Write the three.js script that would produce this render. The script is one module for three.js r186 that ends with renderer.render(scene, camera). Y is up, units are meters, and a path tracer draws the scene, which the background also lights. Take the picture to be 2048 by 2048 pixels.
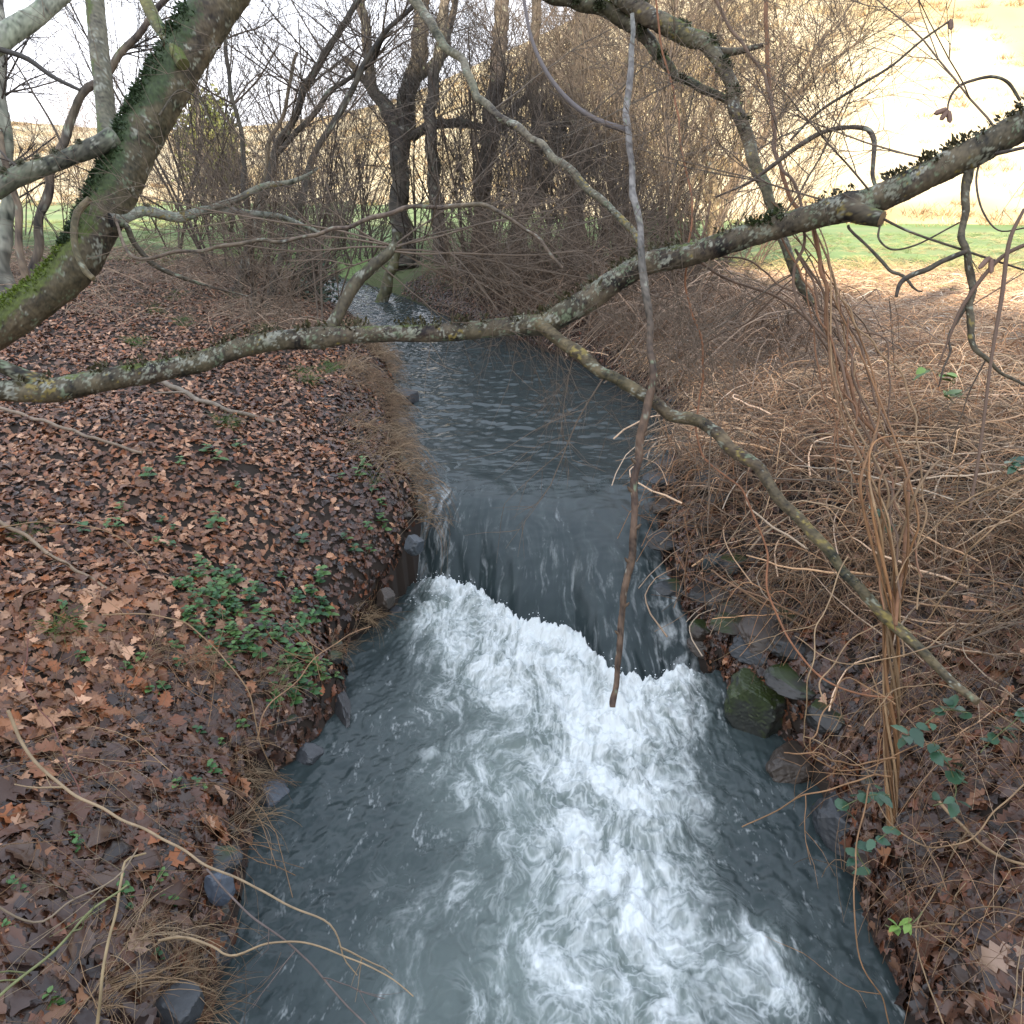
import * as THREE from 'three';
import { ImprovedNoise } from 'three/addons/math/ImprovedNoise.js';
import { mergeGeometries } from 'three/addons/utils/BufferGeometryUtils.js';

// ---------------------------------------------------------------- camera, sky, sun, exposure
const scene = new THREE.Scene();
const FOV = 65, PITCH = THREE.MathUtils.degToRad(21.5), EYE = 2.3;
const camera = new THREE.PerspectiveCamera(FOV, 1, 0.05, 1500);
camera.position.set(0, EYE, 0);
camera.rotation.x = -PITCH;
const EXPOSURE = 3.3;
const SUN = new THREE.Vector3(-0.3, 0.245, 0.92).normalize();
{
  const W = 512, H = 256, data = new Float32Array(W * H * 4);
  const lerp = THREE.MathUtils.lerp;
  for (let j = 0; j < H; j++) for (let i = 0; i < W; i++) {
    const up = ((j + 0.5) / H - 0.5) * Math.PI, a = ((i + 0.5) / W - 0.5) * 2 * Math.PI;
    const y = Math.sin(up), x = Math.cos(a) * Math.cos(up), z = Math.sin(a) * Math.cos(up);
    const k = Math.pow(1 - Math.max(0, y), 3.2), c = x * SUN.x + y * SUN.y + z * SUN.z, g = 0.35 * Math.pow(Math.max(0, c * 0.5 + 0.5), 8);
    const o = (j * W + i) * 4;
    data[o] = lerp(0.43, 0.86, k) + g; data[o + 1] = lerp(0.49, 0.85, k) + g * 0.93; data[o + 2] = lerp(0.59, 0.88, k) + g * 0.8; data[o + 3] = 1;
  }
  const t = new THREE.DataTexture(data, W, H, THREE.RGBAFormat, THREE.FloatType);
  t.mapping = THREE.EquirectangularReflectionMapping; t.magFilter = THREE.LinearFilter; t.needsUpdate = true;
  scene.background = t; scene.environment = t;
}
const sun = new THREE.DirectionalLight(new THREE.Color(1, 0.85, 0.64), 5);
sun.position.copy(SUN).multiplyScalar(200); sun.castShadow = true;
sun.shadow.mapSize.set(4096, 4096);
Object.assign(sun.shadow.camera, { left: -120, right: 120, top: 120, bottom: -120, near: 1, far: 600 });
scene.add(sun, sun.target);
const renderer = new THREE.WebGLRenderer({ antialias: true });
renderer.setSize(1024, 1024);
renderer.toneMapping = THREE.LinearToneMapping;
renderer.toneMappingExposure = EXPOSURE;
renderer.shadowMap.enabled = true;

// ---------------------------------------------------------------- helpers
let seed = 12345;
const rnd = () => { seed = (seed + 0x6D2B79F5) | 0; let t = Math.imul(seed ^ (seed >>> 15), 1 | seed); t = (t + Math.imul(t ^ (t >>> 7), 61 | t)) ^ t; return ((t ^ (t >>> 14)) >>> 0) / 4294967296; };
const rr = (a, b) => a + (b - a) * rnd(), pick = (a) => a[Math.floor(rnd() * a.length)];
const { clamp, lerp, smoothstep } = THREE.MathUtils;
const V = (x, y, z) => new THREE.Vector3(x, y, z);
const IN = new ImprovedNoise(), N = (x, y, z) => IN.noise(x + 100.37, y + 57.71, z + 31.13);
const fbm = (x, y, z, n = 4) => { let s = 0, a = 0.5; for (let i = 0; i < n; i++) { s += a * N(x, y, z); x *= 2.03; y *= 2.03; z *= 2.03; a *= 0.5; } return s; };
function table(rows) {                                   // piecewise linear, rows sorted by key
  return (k) => { if (k <= rows[0][0]) return rows[0][1]; for (let i = 1; i < rows.length; i++) if (k <= rows[i][0]) { const [a, b] = rows[i - 1], [c, d] = rows[i]; return b + (d - b) * (k - a) / (c - a); } return rows[rows.length - 1][1]; };
}
// a viewing direction of the design camera (measured on a 1932-unit square) and the point at a depth along it
const FL = 0.5 / Math.tan(THREE.MathUtils.degToRad(FOV / 2));
function ray(px, py) { const x = (px / 1932 - 0.5) / FL, y = -(py / 1932 - 0.5) / FL, c = Math.cos(PITCH), s = Math.sin(PITCH); return V(x, y * c - s, -c - y * s); }
const at = (px, py, d) => ray(px, py).multiplyScalar(d).add(V(0, EYE, 0));
const onPlane = (px, py, h) => { const r = ray(px, py); return r.multiplyScalar((h - EYE) / r.y).add(V(0, EYE, 0)); };
const pxm = (r, d) => r / 1932 / FL * d;                  // radius in metres
const names = {};
const numbered = (n) => { const k = names[n] = (names[n] ?? -1) + 1; return k ? n + '_' + String(k).padStart(3, '0') : n; };
function tag(o, label, category, group) { Object.assign(o.userData, { label, category }); if (group) o.userData.group = group; return o; }
function thing(name, label, category, p, group) { const o = new THREE.Group(); o.name = numbered(name); o.position.copy(p); scene.add(o); return tag(o, label, category, group); }
function mesh(name, g, m, parent = scene) {
  const o = new THREE.Mesh(g, m); o.name = parent === scene ? numbered(name) : name; o.castShadow = o.receiveShadow = true; parent.add(o); return o;
}
function instanced(name, g, m, mats, cols, parent = scene) {
  const o = new THREE.InstancedMesh(g, m, mats.length); mats.forEach((x, i) => o.setMatrixAt(i, x));
  if (cols) { const c = new THREE.Color(); cols.forEach((x, i) => o.setColorAt(i, c.setRGB(...x))); }
  o.name = parent === scene ? numbered(name) : name; o.castShadow = o.receiveShadow = true; o.userData.kind = 'stuff'; parent.add(o); return o;
}
function dup(root, p, turn, scale) { const r = root.clone(); r.name = numbered(root.userData.base ?? root.name.replace(/_\d\d\d$/, '')); r.userData = { ...root.userData }; scene.add(r); r.position.copy(p); r.rotation.y = turn; r.scale.setScalar(scale); return r; }
const std = (o) => new THREE.MeshStandardMaterial({ roughness: 0.9, metalness: 0, ...o });

class Batch {                                             // collects tubes and loose triangles for ONE mesh
  constructor() { this.p = []; this.n = []; this.c = []; this.i = []; }
  get empty() { return !this.i.length; }
  tube(pts, rad, sides, col, o = {}) {                    // col: [r,g,b] or function(point, normal, along, round)
    const m = pts.length, T = V(), U = V(), W = V(), q = V(), nn = V();
    let base = this.p.length / 3;
    T.subVectors(pts[1], pts[0]).normalize(); U.set(0, 1, 0); if (Math.abs(T.y) > 0.9) U.set(1, 0, 0);
    U.addScaledVector(T, -U.dot(T)).normalize();
    let along = 0;
    for (let k = 0; k < m; k++) {
      if (k) along += pts[k].distanceTo(pts[k - 1]);
      T.subVectors(pts[Math.min(m - 1, k + 1)], pts[Math.max(0, k - 1)]).normalize();
      U.addScaledVector(T, -U.dot(T)).normalize(); W.crossVectors(T, U);
      for (let s = 0; s < sides; s++) {
        const a = s / sides * Math.PI * 2; nn.set(0, 0, 0).addScaledVector(U, Math.cos(a)).addScaledVector(W, Math.sin(a));
        let r = rad[k]; q.copy(pts[k]).addScaledVector(nn, r);
        if (o.bump) { r += o.bump(q, nn, r); q.copy(pts[k]).addScaledVector(nn, r); }
        this.p.push(q.x, q.y, q.z); this.n.push(nn.x, nn.y, nn.z);
        const c = typeof col === 'function' ? col(q, nn, along, a) : col; this.c.push(c[0], c[1], c[2]);
      }
    }
    for (let k = 0; k < m - 1; k++) for (let s = 0; s < sides; s++) {
      const a = base + k * sides + s, b = base + k * sides + (s + 1) % sides; this.i.push(a, b, a + sides, b, b + sides, a + sides);
    }
    for (const [k, dir] of [[0, -1], [m - 1, 1]]) {        // end caps
      if (rad[k] < 0.004) continue;
      T.subVectors(pts[Math.min(m - 1, k + 1)], pts[Math.max(0, k - 1)]).normalize().multiplyScalar(dir);
      const b0 = this.p.length / 3, c = o.cap ?? (typeof col === 'function' ? col(pts[k], T, 0, 0) : col);
      for (let s = 0; s < sides; s++) { const j = (base + k * sides + s) * 3; this.p.push(this.p[j], this.p[j + 1], this.p[j + 2]); this.n.push(T.x, T.y, T.z); this.c.push(...c); }
      const e = pts[k].clone().addScaledVector(T, rad[k] * 0.15); this.p.push(e.x, e.y, e.z); this.n.push(T.x, T.y, T.z); this.c.push(...c);
      for (let s = 0; s < sides; s++) dir > 0 ? this.i.push(b0 + s, b0 + (s + 1) % sides, b0 + sides) : this.i.push(b0 + (s + 1) % sides, b0 + s, b0 + sides);
    }
    this.smooth = this.smooth || !!o.bump;
  }
  tri(pts, col) {                                          // a fan
    const b = this.p.length / 3, n = V().subVectors(pts[1], pts[0]).cross(V().subVectors(pts[2], pts[0])).normalize();
    for (const q of pts) { this.p.push(q.x, q.y, q.z); this.n.push(n.x, n.y, n.z); this.c.push(...col); }
    for (let k = 1; k < pts.length - 1; k++) this.i.push(b, b + k, b + k + 1);
  }
  geometry(origin) {
    const g = new THREE.BufferGeometry();
    if (origin) for (let k = 0; k < this.p.length; k += 3) { this.p[k] -= origin.x; this.p[k + 1] -= origin.y; this.p[k + 2] -= origin.z; }
    g.setAttribute('position', new THREE.Float32BufferAttribute(this.p, 3)); g.setAttribute('normal', new THREE.Float32BufferAttribute(this.n, 3)); g.setAttribute('color', new THREE.Float32BufferAttribute(this.c, 3));
    g.setIndex(this.i); if (this.smooth) g.computeVertexNormals();
    return g;
  }
  build(name, m, parent = scene) { if (this.empty) return null; const o = V(0, 0, 0); for (let q = parent; q && q !== scene; q = q.parent) o.add(q.position); return mesh(name, this.geometry(o), m, parent); }
}
function resample(ctrl, step, wob = 0, fq = 7) {                  // ctrl: [Vector3, radius]; returns smooth points and radii
  const pts = ctrl.map((c) => c[0]), curve = new THREE.CatmullRomCurve3(pts, false, 'centripetal'), L = curve.getLength(), n = Math.max(4, Math.ceil(L / step)), P = [], R = [];
  const cum = [0]; for (let k = 1; k < pts.length; k++) cum.push(cum[k - 1] + pts[k].distanceTo(pts[k - 1]));
  const f = table(cum.map((c, k) => [c / cum[cum.length - 1], ctrl[k][1]]));
  const o = rr(0, 50);
  for (let k = 0; k <= n; k++) {
    const u = k / n, q = curve.getPointAt(u);
    if (wob) { const w = wob * Math.sin(Math.PI * u) ** 0.5; q.x += w * N(u * L * fq, o, 0); q.y += w * N(u * L * fq, o, 9); q.z += w * N(u * L * fq, o, 19); }
    P.push(q); R.push(f(u));
  }
  return [P, R, L];
}
const path = (rows, d0, d1) => rows.map(([x, y, r, d], k) => { const D = d ?? lerp(d0, d1, k / (rows.length - 1)); return [at(x, y, D), pxm(r, D)]; });
const VC = std({ vertexColors: true, roughness: 0.7 });
const LEAF = std({ vertexColors: true, roughness: 0.62, side: THREE.DoubleSide });
const WET = std({ vertexColors: true, roughness: 0.38 });

// ---------------------------------------------------------------- the lie of the land
const xl = table([[-26, -10], [-19, -5.6], [-16.2, -3.7], [-13.6, -2.9], [-10.7, -1.76], [-8.2, -1.22], [-6.97, -1.07], [-5.64, -0.81], [-4.98, -0.62], [-4.5, -0.64], [-4.12, -0.72], [-3.72, -0.87], [-3.24, -0.83], [-2.96, -0.92], [-2.72, -1.04], [-2.37, -0.98], [-1.67, -0.9], [1, -0.9]]);
const xr = table([[-26, -8], [-19, -3.4], [-16.2, -2.1], [-13.6, -1.1], [-10.7, 0.35], [-9.6, 0.85], [-8.2, 1.29], [-6.97, 1.44], [-6.03, 1.43], [-5.7, 1.25], [-5.29, 0.98], [-4.44, 0.9], [-3.8, 0.97], [-3.47, 1.02], [-3.12, 1.05], [-2.93, 1.21], [-2.66, 1.3], [-2.37, 1.23], [-1.67, 1.19], [1, 1.15]]);
const zPlunge = table([[-1, -4.55], [-0.65, -4.55], [-0.45, -4.5], [-0.21, -4.38], [0.01, -4.0], [0.2, -3.9], [0.36, -3.83], [0.48, -3.45], [0.6, -3.38], [0.87, -3.47], [1.2, -3.5]]);
const level = (z) => 0.4 * smoothstep(-z, 3.7, 4.9) + 0.004 * Math.max(0, -z - 6);
const meadow = (x) => lerp(1.4, 0.95, smoothstep(x, -9, 6));
function hillRise(x, z) {
  const r = Math.hypot(x, z), az = Math.atan2(x, -z), k = smoothstep(az, -0.35, 0.3);
  if (Math.abs(az) > 1.9) return 0;
  const d = r - lerp(85, 42, k); if (d <= 0) return 0;
  const top = lerp(19, 62, k), slope = lerp(0.21, 0.5, k);
  return top * (1 - Math.exp(-Math.max(0, d - 3 * (1 - Math.exp(-d / 3))) * slope / top)) * (1 + 0.12 * N(x * 0.02, 3, z * 0.02)) * smoothstep(1.9 - Math.abs(az), 0, 0.5);
}
function ground(x, z) {
  const a = xl(z), b = xr(z), L = level(z), far = smoothstep(-z, 13, 22), M = meadow(x);
  let h;
  const edge = 0.05 * N(x * 2.1, 7, z * 2.1) + 0.03 * N(x * 6, 8, z * 6);
  const dl = a - x + edge, dr = x - b + edge;
  if (dl > 0) {
    const T = lerp(lerp(0.98, 1.3, smoothstep(-z, 2, 9)), M, far), w = 0.2 * (1 - Math.exp(-dl / 0.06));
    h = L + w + (T - L - 0.2) * (1 - Math.exp(-dl / 1.25));
  } else if (dr > 0) {
    const T = lerp(0.98, M, far), w = 0.2 * (1 - Math.exp(-dr / 0.05));
    h = L + w + (T - L - 0.2) * (1 - Math.exp(-dr / 0.85));
  } else { h = L - 0.4 * (1 - Math.exp(Math.max(dl, dr) / 0.12)) - 0.5 * smoothstep(-z, 3.2, 3.8) * smoothstep(z, -5.2, -4.6); }
  const out = clamp(Math.max(dl, dr) * 2, 0, 1);
  h += out * (0.09 * N(x * 0.9, 1, z * 0.9) + 0.035 * N(x * 3.1, 2, z * 3.1) + 0.012 * N(x * 11, 2, z * 11));
  h = lerp(h, M + 0.06 * N(x * 0.3, 1, z * 0.3), smoothstep(-z, 21, 26));
  return h + hillRise(x, z);
}
const G = (x, z) => V(x, ground(x, z), z);
function cast(px, py) {                                    // where a viewing direction meets the ground
  const r = ray(px, py); let t = 0.6;
  for (; t < 60; t += 0.02) { const y = EYE + r.y * t; if (y < ground(r.x * t, r.z * t)) break; }
  return V(r.x * t, ground(r.x * t, r.z * t), r.z * t);
}
const depthOf = (p) => -(p.z * Math.cos(PITCH)) - (p.y - EYE) * Math.sin(PITCH);
const slopeNormal = (x, z) => V(ground(x - 0.03, z) - ground(x + 0.03, z), 0.06, ground(x, z - 0.03) - ground(x, z + 0.03)).normalize();
function sheet(xs, zs, f, col) {
  const p = [], c = [], uv = [], idx = [], n = xs.length;
  for (const z of zs) for (const x of xs) { p.push(x, f(x, z), z); c.push(...col(x, z)); uv.push(x, z); }
  for (let j = 0; j < zs.length - 1; j++) for (let i = 0; i < n - 1; i++) { const a = j * n + i; idx.push(a, a + 1, a + n, a + 1, a + n + 1, a + n); }
  const g = new THREE.BufferGeometry();
  g.setAttribute('position', new THREE.Float32BufferAttribute(p, 3)); g.setAttribute('color', new THREE.Float32BufferAttribute(c, 3)); g.setAttribute('uv', new THREE.Float32BufferAttribute(uv, 2));
  g.setIndex(idx); g.computeVertexNormals();
  if (g.attributes.normal.getY(0) < 0) { g.setIndex(idx.map((_, k) => idx[k - k % 3 + 2 - k % 3])); g.computeVertexNormals(); }
  return g;
}
const axis = (a, b, n) => Array.from({ length: n + 1 }, (_, k) => a + (b - a) * k / n);
const BX = 11, BZ = -19;                                    // the banks: x within +-11, z from 1.5 to -19
const bank = mesh('ground', sheet([...axis(-BX, -3, 60), ...axis(-2.95, 2.95, 150), ...axis(3, BX, 60)], [...axis(1.5, -7, 210), ...axis(-7.08, BZ, 100)], ground, (x, z) => {
  const k = 0.5 + 0.5 * fbm(x * 3, 0, z * 3), g = smoothstep(-z, 13, 18) * 0.7;
  return [lerp(0.014 + 0.024 * k, 0.1, g), lerp(0.0095 + 0.015 * k, 0.13, g), lerp(0.007 + 0.009 * k, 0.045, g)];
}), std({ vertexColors: true, roughness: 0.95 }));
bank.userData.kind = 'structure';
const inBank = (x, z) => Math.abs(x) < BX - 0.4 && z < 1.2 && z > BZ + 0.4;
mesh('meadow', sheet([...axis(-90, -14, 60), ...axis(-13, 13, 60), ...axis(14, 90, 60)], [...axis(4, -16, 30), ...axis(-16.5, -60, 80), ...axis(-62, -100, 16)], (x, z) => (inBank(x, z) ? ground(x, z) - 1.2 : ground(x, z) - 0.004 - (hillRise(x, z) > 0.6 ? 4 : 0)), (x, z) => {
  const k = 0.5 + fbm(x * 0.35, 4, z * 0.35), d = smoothstep(fbm(x * 0.12, 9, z * 0.12), -0.05, 0.25) * 0.35;
  return [lerp(0.12 + 0.06 * k, 0.3, d), lerp(0.19 + 0.07 * k, 0.28, d), lerp(0.06 + 0.03 * k, 0.14, d)];
}), std({ vertexColors: true, roughness: 0.95 })).userData.kind = 'structure';
mesh('hillside', (() => {
  const p = [], c = [], idx = [], A = 220, R = 110;
  for (let j = 0; j <= R; j++) for (let i = 0; i <= A; i++) {
    const az = -1.75 + 3.5 * i / A, r = 39 + 380 * Math.pow(j / R, 1.7), x = r * Math.sin(az), z = -r * Math.cos(az), d = r - lerp(85, 42, smoothstep(az, -0.35, 0.3));
    p.push(x, ground(x, z) - (d < 1 ? 0.3 : 0) + 0.25 * N(x * 0.6, 5, z * 0.6) * smoothstep(d, 2, 10), z);
    const k = 0.5 + fbm(x * 0.3, 4, z * 0.3), m = smoothstep(fbm(x * 0.09, 2, z * 0.09, 5), -0.1, 0.2);
    c.push(lerp(0.50, 0.36, m) * (0.8 + 0.4 * k), lerp(0.43, 0.28, m) * (0.8 + 0.4 * k), lerp(0.29, 0.15, m) * (0.8 + 0.4 * k));
  }
  for (let j = 0; j < R; j++) for (let i = 0; i < A; i++) { const a = j * (A + 1) + i; idx.push(a, a + 1, a + A + 1, a + 1, a + A + 2, a + A + 1); }
  const g = new THREE.BufferGeometry(); g.setAttribute('position', new THREE.Float32BufferAttribute(p, 3)); g.setAttribute('color', new THREE.Float32BufferAttribute(c, 3)); g.setIndex(idx); g.computeVertexNormals(); return g;
})(), std({ vertexColors: true, roughness: 0.95 })).userData.kind = 'structure';
// unseen ridge added behind the viewer, crest shaped to shade the stream
mesh('added_shade_hill', sheet(axis(-160, 160, 60), axis(6, 120, 40), (x, z) => 1 + lerp(21, 14.6, smoothstep(x, -23, -13) + 0.55 * smoothstep(-x, 27, 37)) * smoothstep(z, 8, 48) * (1 + 0.04 * N(x * 0.03, 1, z * 0.05)) + 1.2 * N(x * 0.1, 2, z * 0.1) * smoothstep(z, 10, 30) - 20 * smoothstep(z, 60, 125), () => [0.13, 0.11, 0.06]), std({ vertexColors: true, roughness: 0.95 })).userData.kind = 'structure';

// ---------------------------------------------------------------- the stream
const lip = (x) => -5.5 + 0.12 * Math.sin(x * 2.2 + 1);
const FOAM = [[830, 1175, .16, .75], [890, 1215, .2, .85], [960, 1260, .22, .9], [1030, 1275, .2, .85], [1080, 1300, .24, .95], [1150, 1370, .24, 1], [1240, 1350, .18, .9], [1010, 1360, .2, .5], [1120, 1460, .22, .9], [1185, 1500, .2, .9], [1260, 1460, .13, .65], [1300, 1510, .09, .6], [1110, 1580, .17, .85], [1160, 1640, .18, .9], [1200, 1700, .15, .85], [1250, 1740, .12, .8], [1130, 1700, .17, .65], [1080, 1780, .22, .5], [1000, 1850, .22, .42], [1200, 1850, .22, .6], [1350, 1820, .16, .55], [1430, 1790, .09, .7], [1470, 1870, .08, .75], [1240, 1580, .06, .6], [900, 1290, .22, .5], [950, 1480, .26, .42], [880, 1600, .22, .2], [900, 1720, .24, .27], [840, 1860, .24, .3], [815, 1420, .05, .45], [1100, 1960, .3, .5], [1400, 1960, .2, .5], [1290, 1240, .1, .4], [1330, 1200, .08, .35], [980, 1400, .25, .5], [890, 1430, .24, .4], [820, 1290, .16, .3], [1010, 1560, .2, .45], [1280, 1620, .12, .5]].map(([px, py, r, s]) => { const p = onPlane(px, py, 0.02); return [p.x, p.z, r * 1.3, s * 0.86]; });
function foamAmount(x, z) {
  let f = 0; const zp = zPlunge(x), d = z - zp;
  if (d > -0.03) f = smoothstep(x, -0.75, -0.3) * smoothstep(1.02 - x, 0, 0.25) * smoothstep(d, -0.03, 0.04) * Math.exp(-Math.max(0, d - 0.14) / 0.2) * 1.05;
  for (const [bx, bz, r, s] of FOAM) { const q = ((x - bx) ** 2 + ((z - bz) * 0.85) ** 2) / (r * r); if (q < 5) f = Math.max(f, s * Math.exp(-q * 0.9)) + 0.12 * s * Math.exp(-q * 0.7); }
  return d < -0.03 ? f * 0.25 * smoothstep(x, 0.72, 0.9) : clamp(f, 0, 1.15);
}
function waterParts(x, z) {
  const zp = zPlunge(x) + 0.06 * N(x * 7, 3, 0) + 0.04 * N(x * 19, 3, 0) + 0.024 * N(x * 47, 3, 0) + 0.012 * N(x * 110, 3, 0), l = lip(x);
  if (z < l) return { zone: 0, d: l - z, zp };
  if (z < zp) return { zone: 1, t: (z - l) / (zp - l), zp };
  return { zone: 2, d: z - zp, zp };
}
function waterY(x, z) {
  const w = waterParts(x, z), f = foamAmount(x, z), wx = 0.06 * N(x * 3, 1, z * 3), l = lip(x), zs = zPlunge(x) + 0.06 * N(x * 7, 3, 0);
  const swell = 0.014 * N(x * 2.6, 0, z * 4.2) + 0.014 * N(x * 6 + wx * 8, 2, z * 10) + 0.009 * N(x * 14, 4, z * 22);
  if (w.zone === 0) {
    const a = smoothstep(w.d, 0, 1.8) * 0.75 + 0.25;
    return 0.4 + 0.004 * Math.max(0, -z - 6) + a * (swell + 0.0025 * N(x * 30, 4, z * 46)) + (1 - a) / 0.75 * (0.014 * N(x * 6, 2, z * 3) + 0.006 * N(x * 11 + wx * 9, 7, z * 4));
  }
  const t = Math.min(1.25, (z - l) / (zs - l));
  const chute = 0.4 - 0.46 * t * t + 0.014 * N(x * 6, 2, z * 3) + 0.25 * swell + 0.006 * N(x * 11 + wx * 9, 7, z * 4) + smoothstep(t, 0, 0.5) * (0.004 * N(x * 26, 7, z * 9) + 0.009 * t * N(x * 15 + wx * 20, 5, z * 2.6)) + 0.02 * smoothstep(Math.abs(x - 0.12), 0.45, 0.8) * N(x * 9, 7, z * 9);
  if (w.zone === 1) return Math.max(chute, -0.09);
  const boil = 0.15 * smoothstep(w.d, 0, 0.1) * Math.exp(-w.d / 0.45) * smoothstep(x, -0.8, -0.4);
  const chop = 0.016 * N(x * 4, 1, z * 3) + 0.009 * N(x * 10 + wx * 10, 2, z * 8) + 0.005 * N(x * 24, 3, z * 18) + 0.0022 * N(x * 55, 3, z * 40);
  const turb = 1.35 * f * (0.05 * Math.abs(N(x * 6 + wx * 12, 8, z * 5)) + 0.03 * Math.abs(N(x * 15, 9, z * 11)) + 0.017 * N(x * 34, 9, z * 28) + 0.008 * N(x * 80, 9, z * 64));
  return Math.max(z < zs + 0.1 ? chute : -1, -0.05 + 0.05 * smoothstep(w.d, 0, 0.1) + boil + chop * smoothstep(w.d, 0, 0.1) + turb);
}
const TX0 = -1.6, TX1 = 1.9, TZ0 = -6.4, TZ1 = -0.9;
function waterLook(x, z) {                                  // [foam 0..1, air 0..1]
  const w = waterParts(x, z), F = foamAmount(x, z), wx = 0.1 * N(x * 4, 21, z * 3) + 0.035 * N(x * 11, 22, z * 8), wz = 0.1 * N(x * 4, 31, z * 3) + 0.03 * N(x * 12, 33, z * 9), xf = (x - 0.4) / (1 + 0.25 * Math.max(0, z + 3.7)) + 0.4;
  const streak = fbm((xf + wx) * 18, 3, (z + wz) * 4.2, 5), lace = 1 - 2.4 * Math.abs(fbm((xf + wx * 1.4) * 11, 5, (z + wz) * 5, 5)), fine = N(x * 100, 1, z * 36) + 0.6 * N(x * 210, 1, z * 90);
  if (w.zone === 2) {
    const near = Math.exp(-w.d / 0.22), tex = lerp(0.8 * streak + 0.26 * lace, 0.5 * lace + 0.35 * N(x * 30, 2, z * 28), near * 0.6);
    const foam = smoothstep(F * 0.84 + tex * (0.85 + 0.6 * F) + 0.16 * fine - 0.42, 0.0, 1.15) * smoothstep(F, 0.04, 0.25);
    const fleck = smoothstep(lace * 0.35 + fbm((x + wx) * 30, 13, (z + wz) * 8, 4) * 1.1 + 0.3 * fine, 0.5, 0.95) * 0.42 * smoothstep(x, -1.0, -0.6);
    const air = clamp(0.24 + F * 1.0 + 0.22 * streak + 0.34 * smoothstep(x, -0.75, 0.15) * smoothstep(1.0 - x, 0.15, 0.8) + 0.2 * fbm(x * 3, 12, z * 2), 0, 1);
    const v1 = 1 - 3.4 * Math.abs(fbm((xf + wx * 1.3) * 15, 41, (z + wz * 1.3) * 8, 4)), v2 = 1 - 3.4 * Math.abs(fbm((xf + wx) * 33, 43, (z + wz) * 17, 4));
    const vein = Math.max(smoothstep(v1, 0.66, 1), 0.75 * smoothstep(v2, 0.66, 1)) * smoothstep(F + 0.5 * streak + 0.35 * fbm(x * 5, 51, z * 3, 2), 0.12, 0.6) * (0.3 + 0.22 * F);
    return [clamp(Math.max(foam, fleck) + vein * (1 - 0.6 * foam), 0, 1), air];
  }
  const s2 = fbm(x * 26 + wx * 20, 3, z * 2.6, 3), edgeL = smoothstep(-x, 0.28, 0.5), edgeR = smoothstep(x, 0.66, 0.85);
  if (w.zone === 1) {
    const e = clamp((edgeL * smoothstep(w.t, 0.0, 0.3) + edgeR * smoothstep(w.t, 0.35, 0.7)), 0, 1);
    const wisp = smoothstep(fbm(x * 38 + wx * 20, 17, z * 3.4, 4) * 1.5 + 0.5 * streak + 0.16 * fine, 0.12, 0.8) * 0.26 * smoothstep(w.t, 0.25, 0.8);
    return [Math.max(wisp, smoothstep(e * 0.42 + s2 * 0.9 + 0.6 * lace + 0.16 * fine - 0.66, 0.0, 0.9) * 0.7), clamp(0.3 + 0.7 * s2 * w.t + 0.4 * streak - 0.2 * w.t, 0, 1)];
  }
  const up = 1 - smoothstep(w.d, 0.1, 0.9);
  return [smoothstep(0.5 * edgeL * up + 0.9 * streak + 0.3 * lace, 0.72, 1.1) * 0.4, clamp(0.22 + 0.25 * streak + 0.15 * fbm(x * 2, 3, z * 2), 0, 1)];
}
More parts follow.
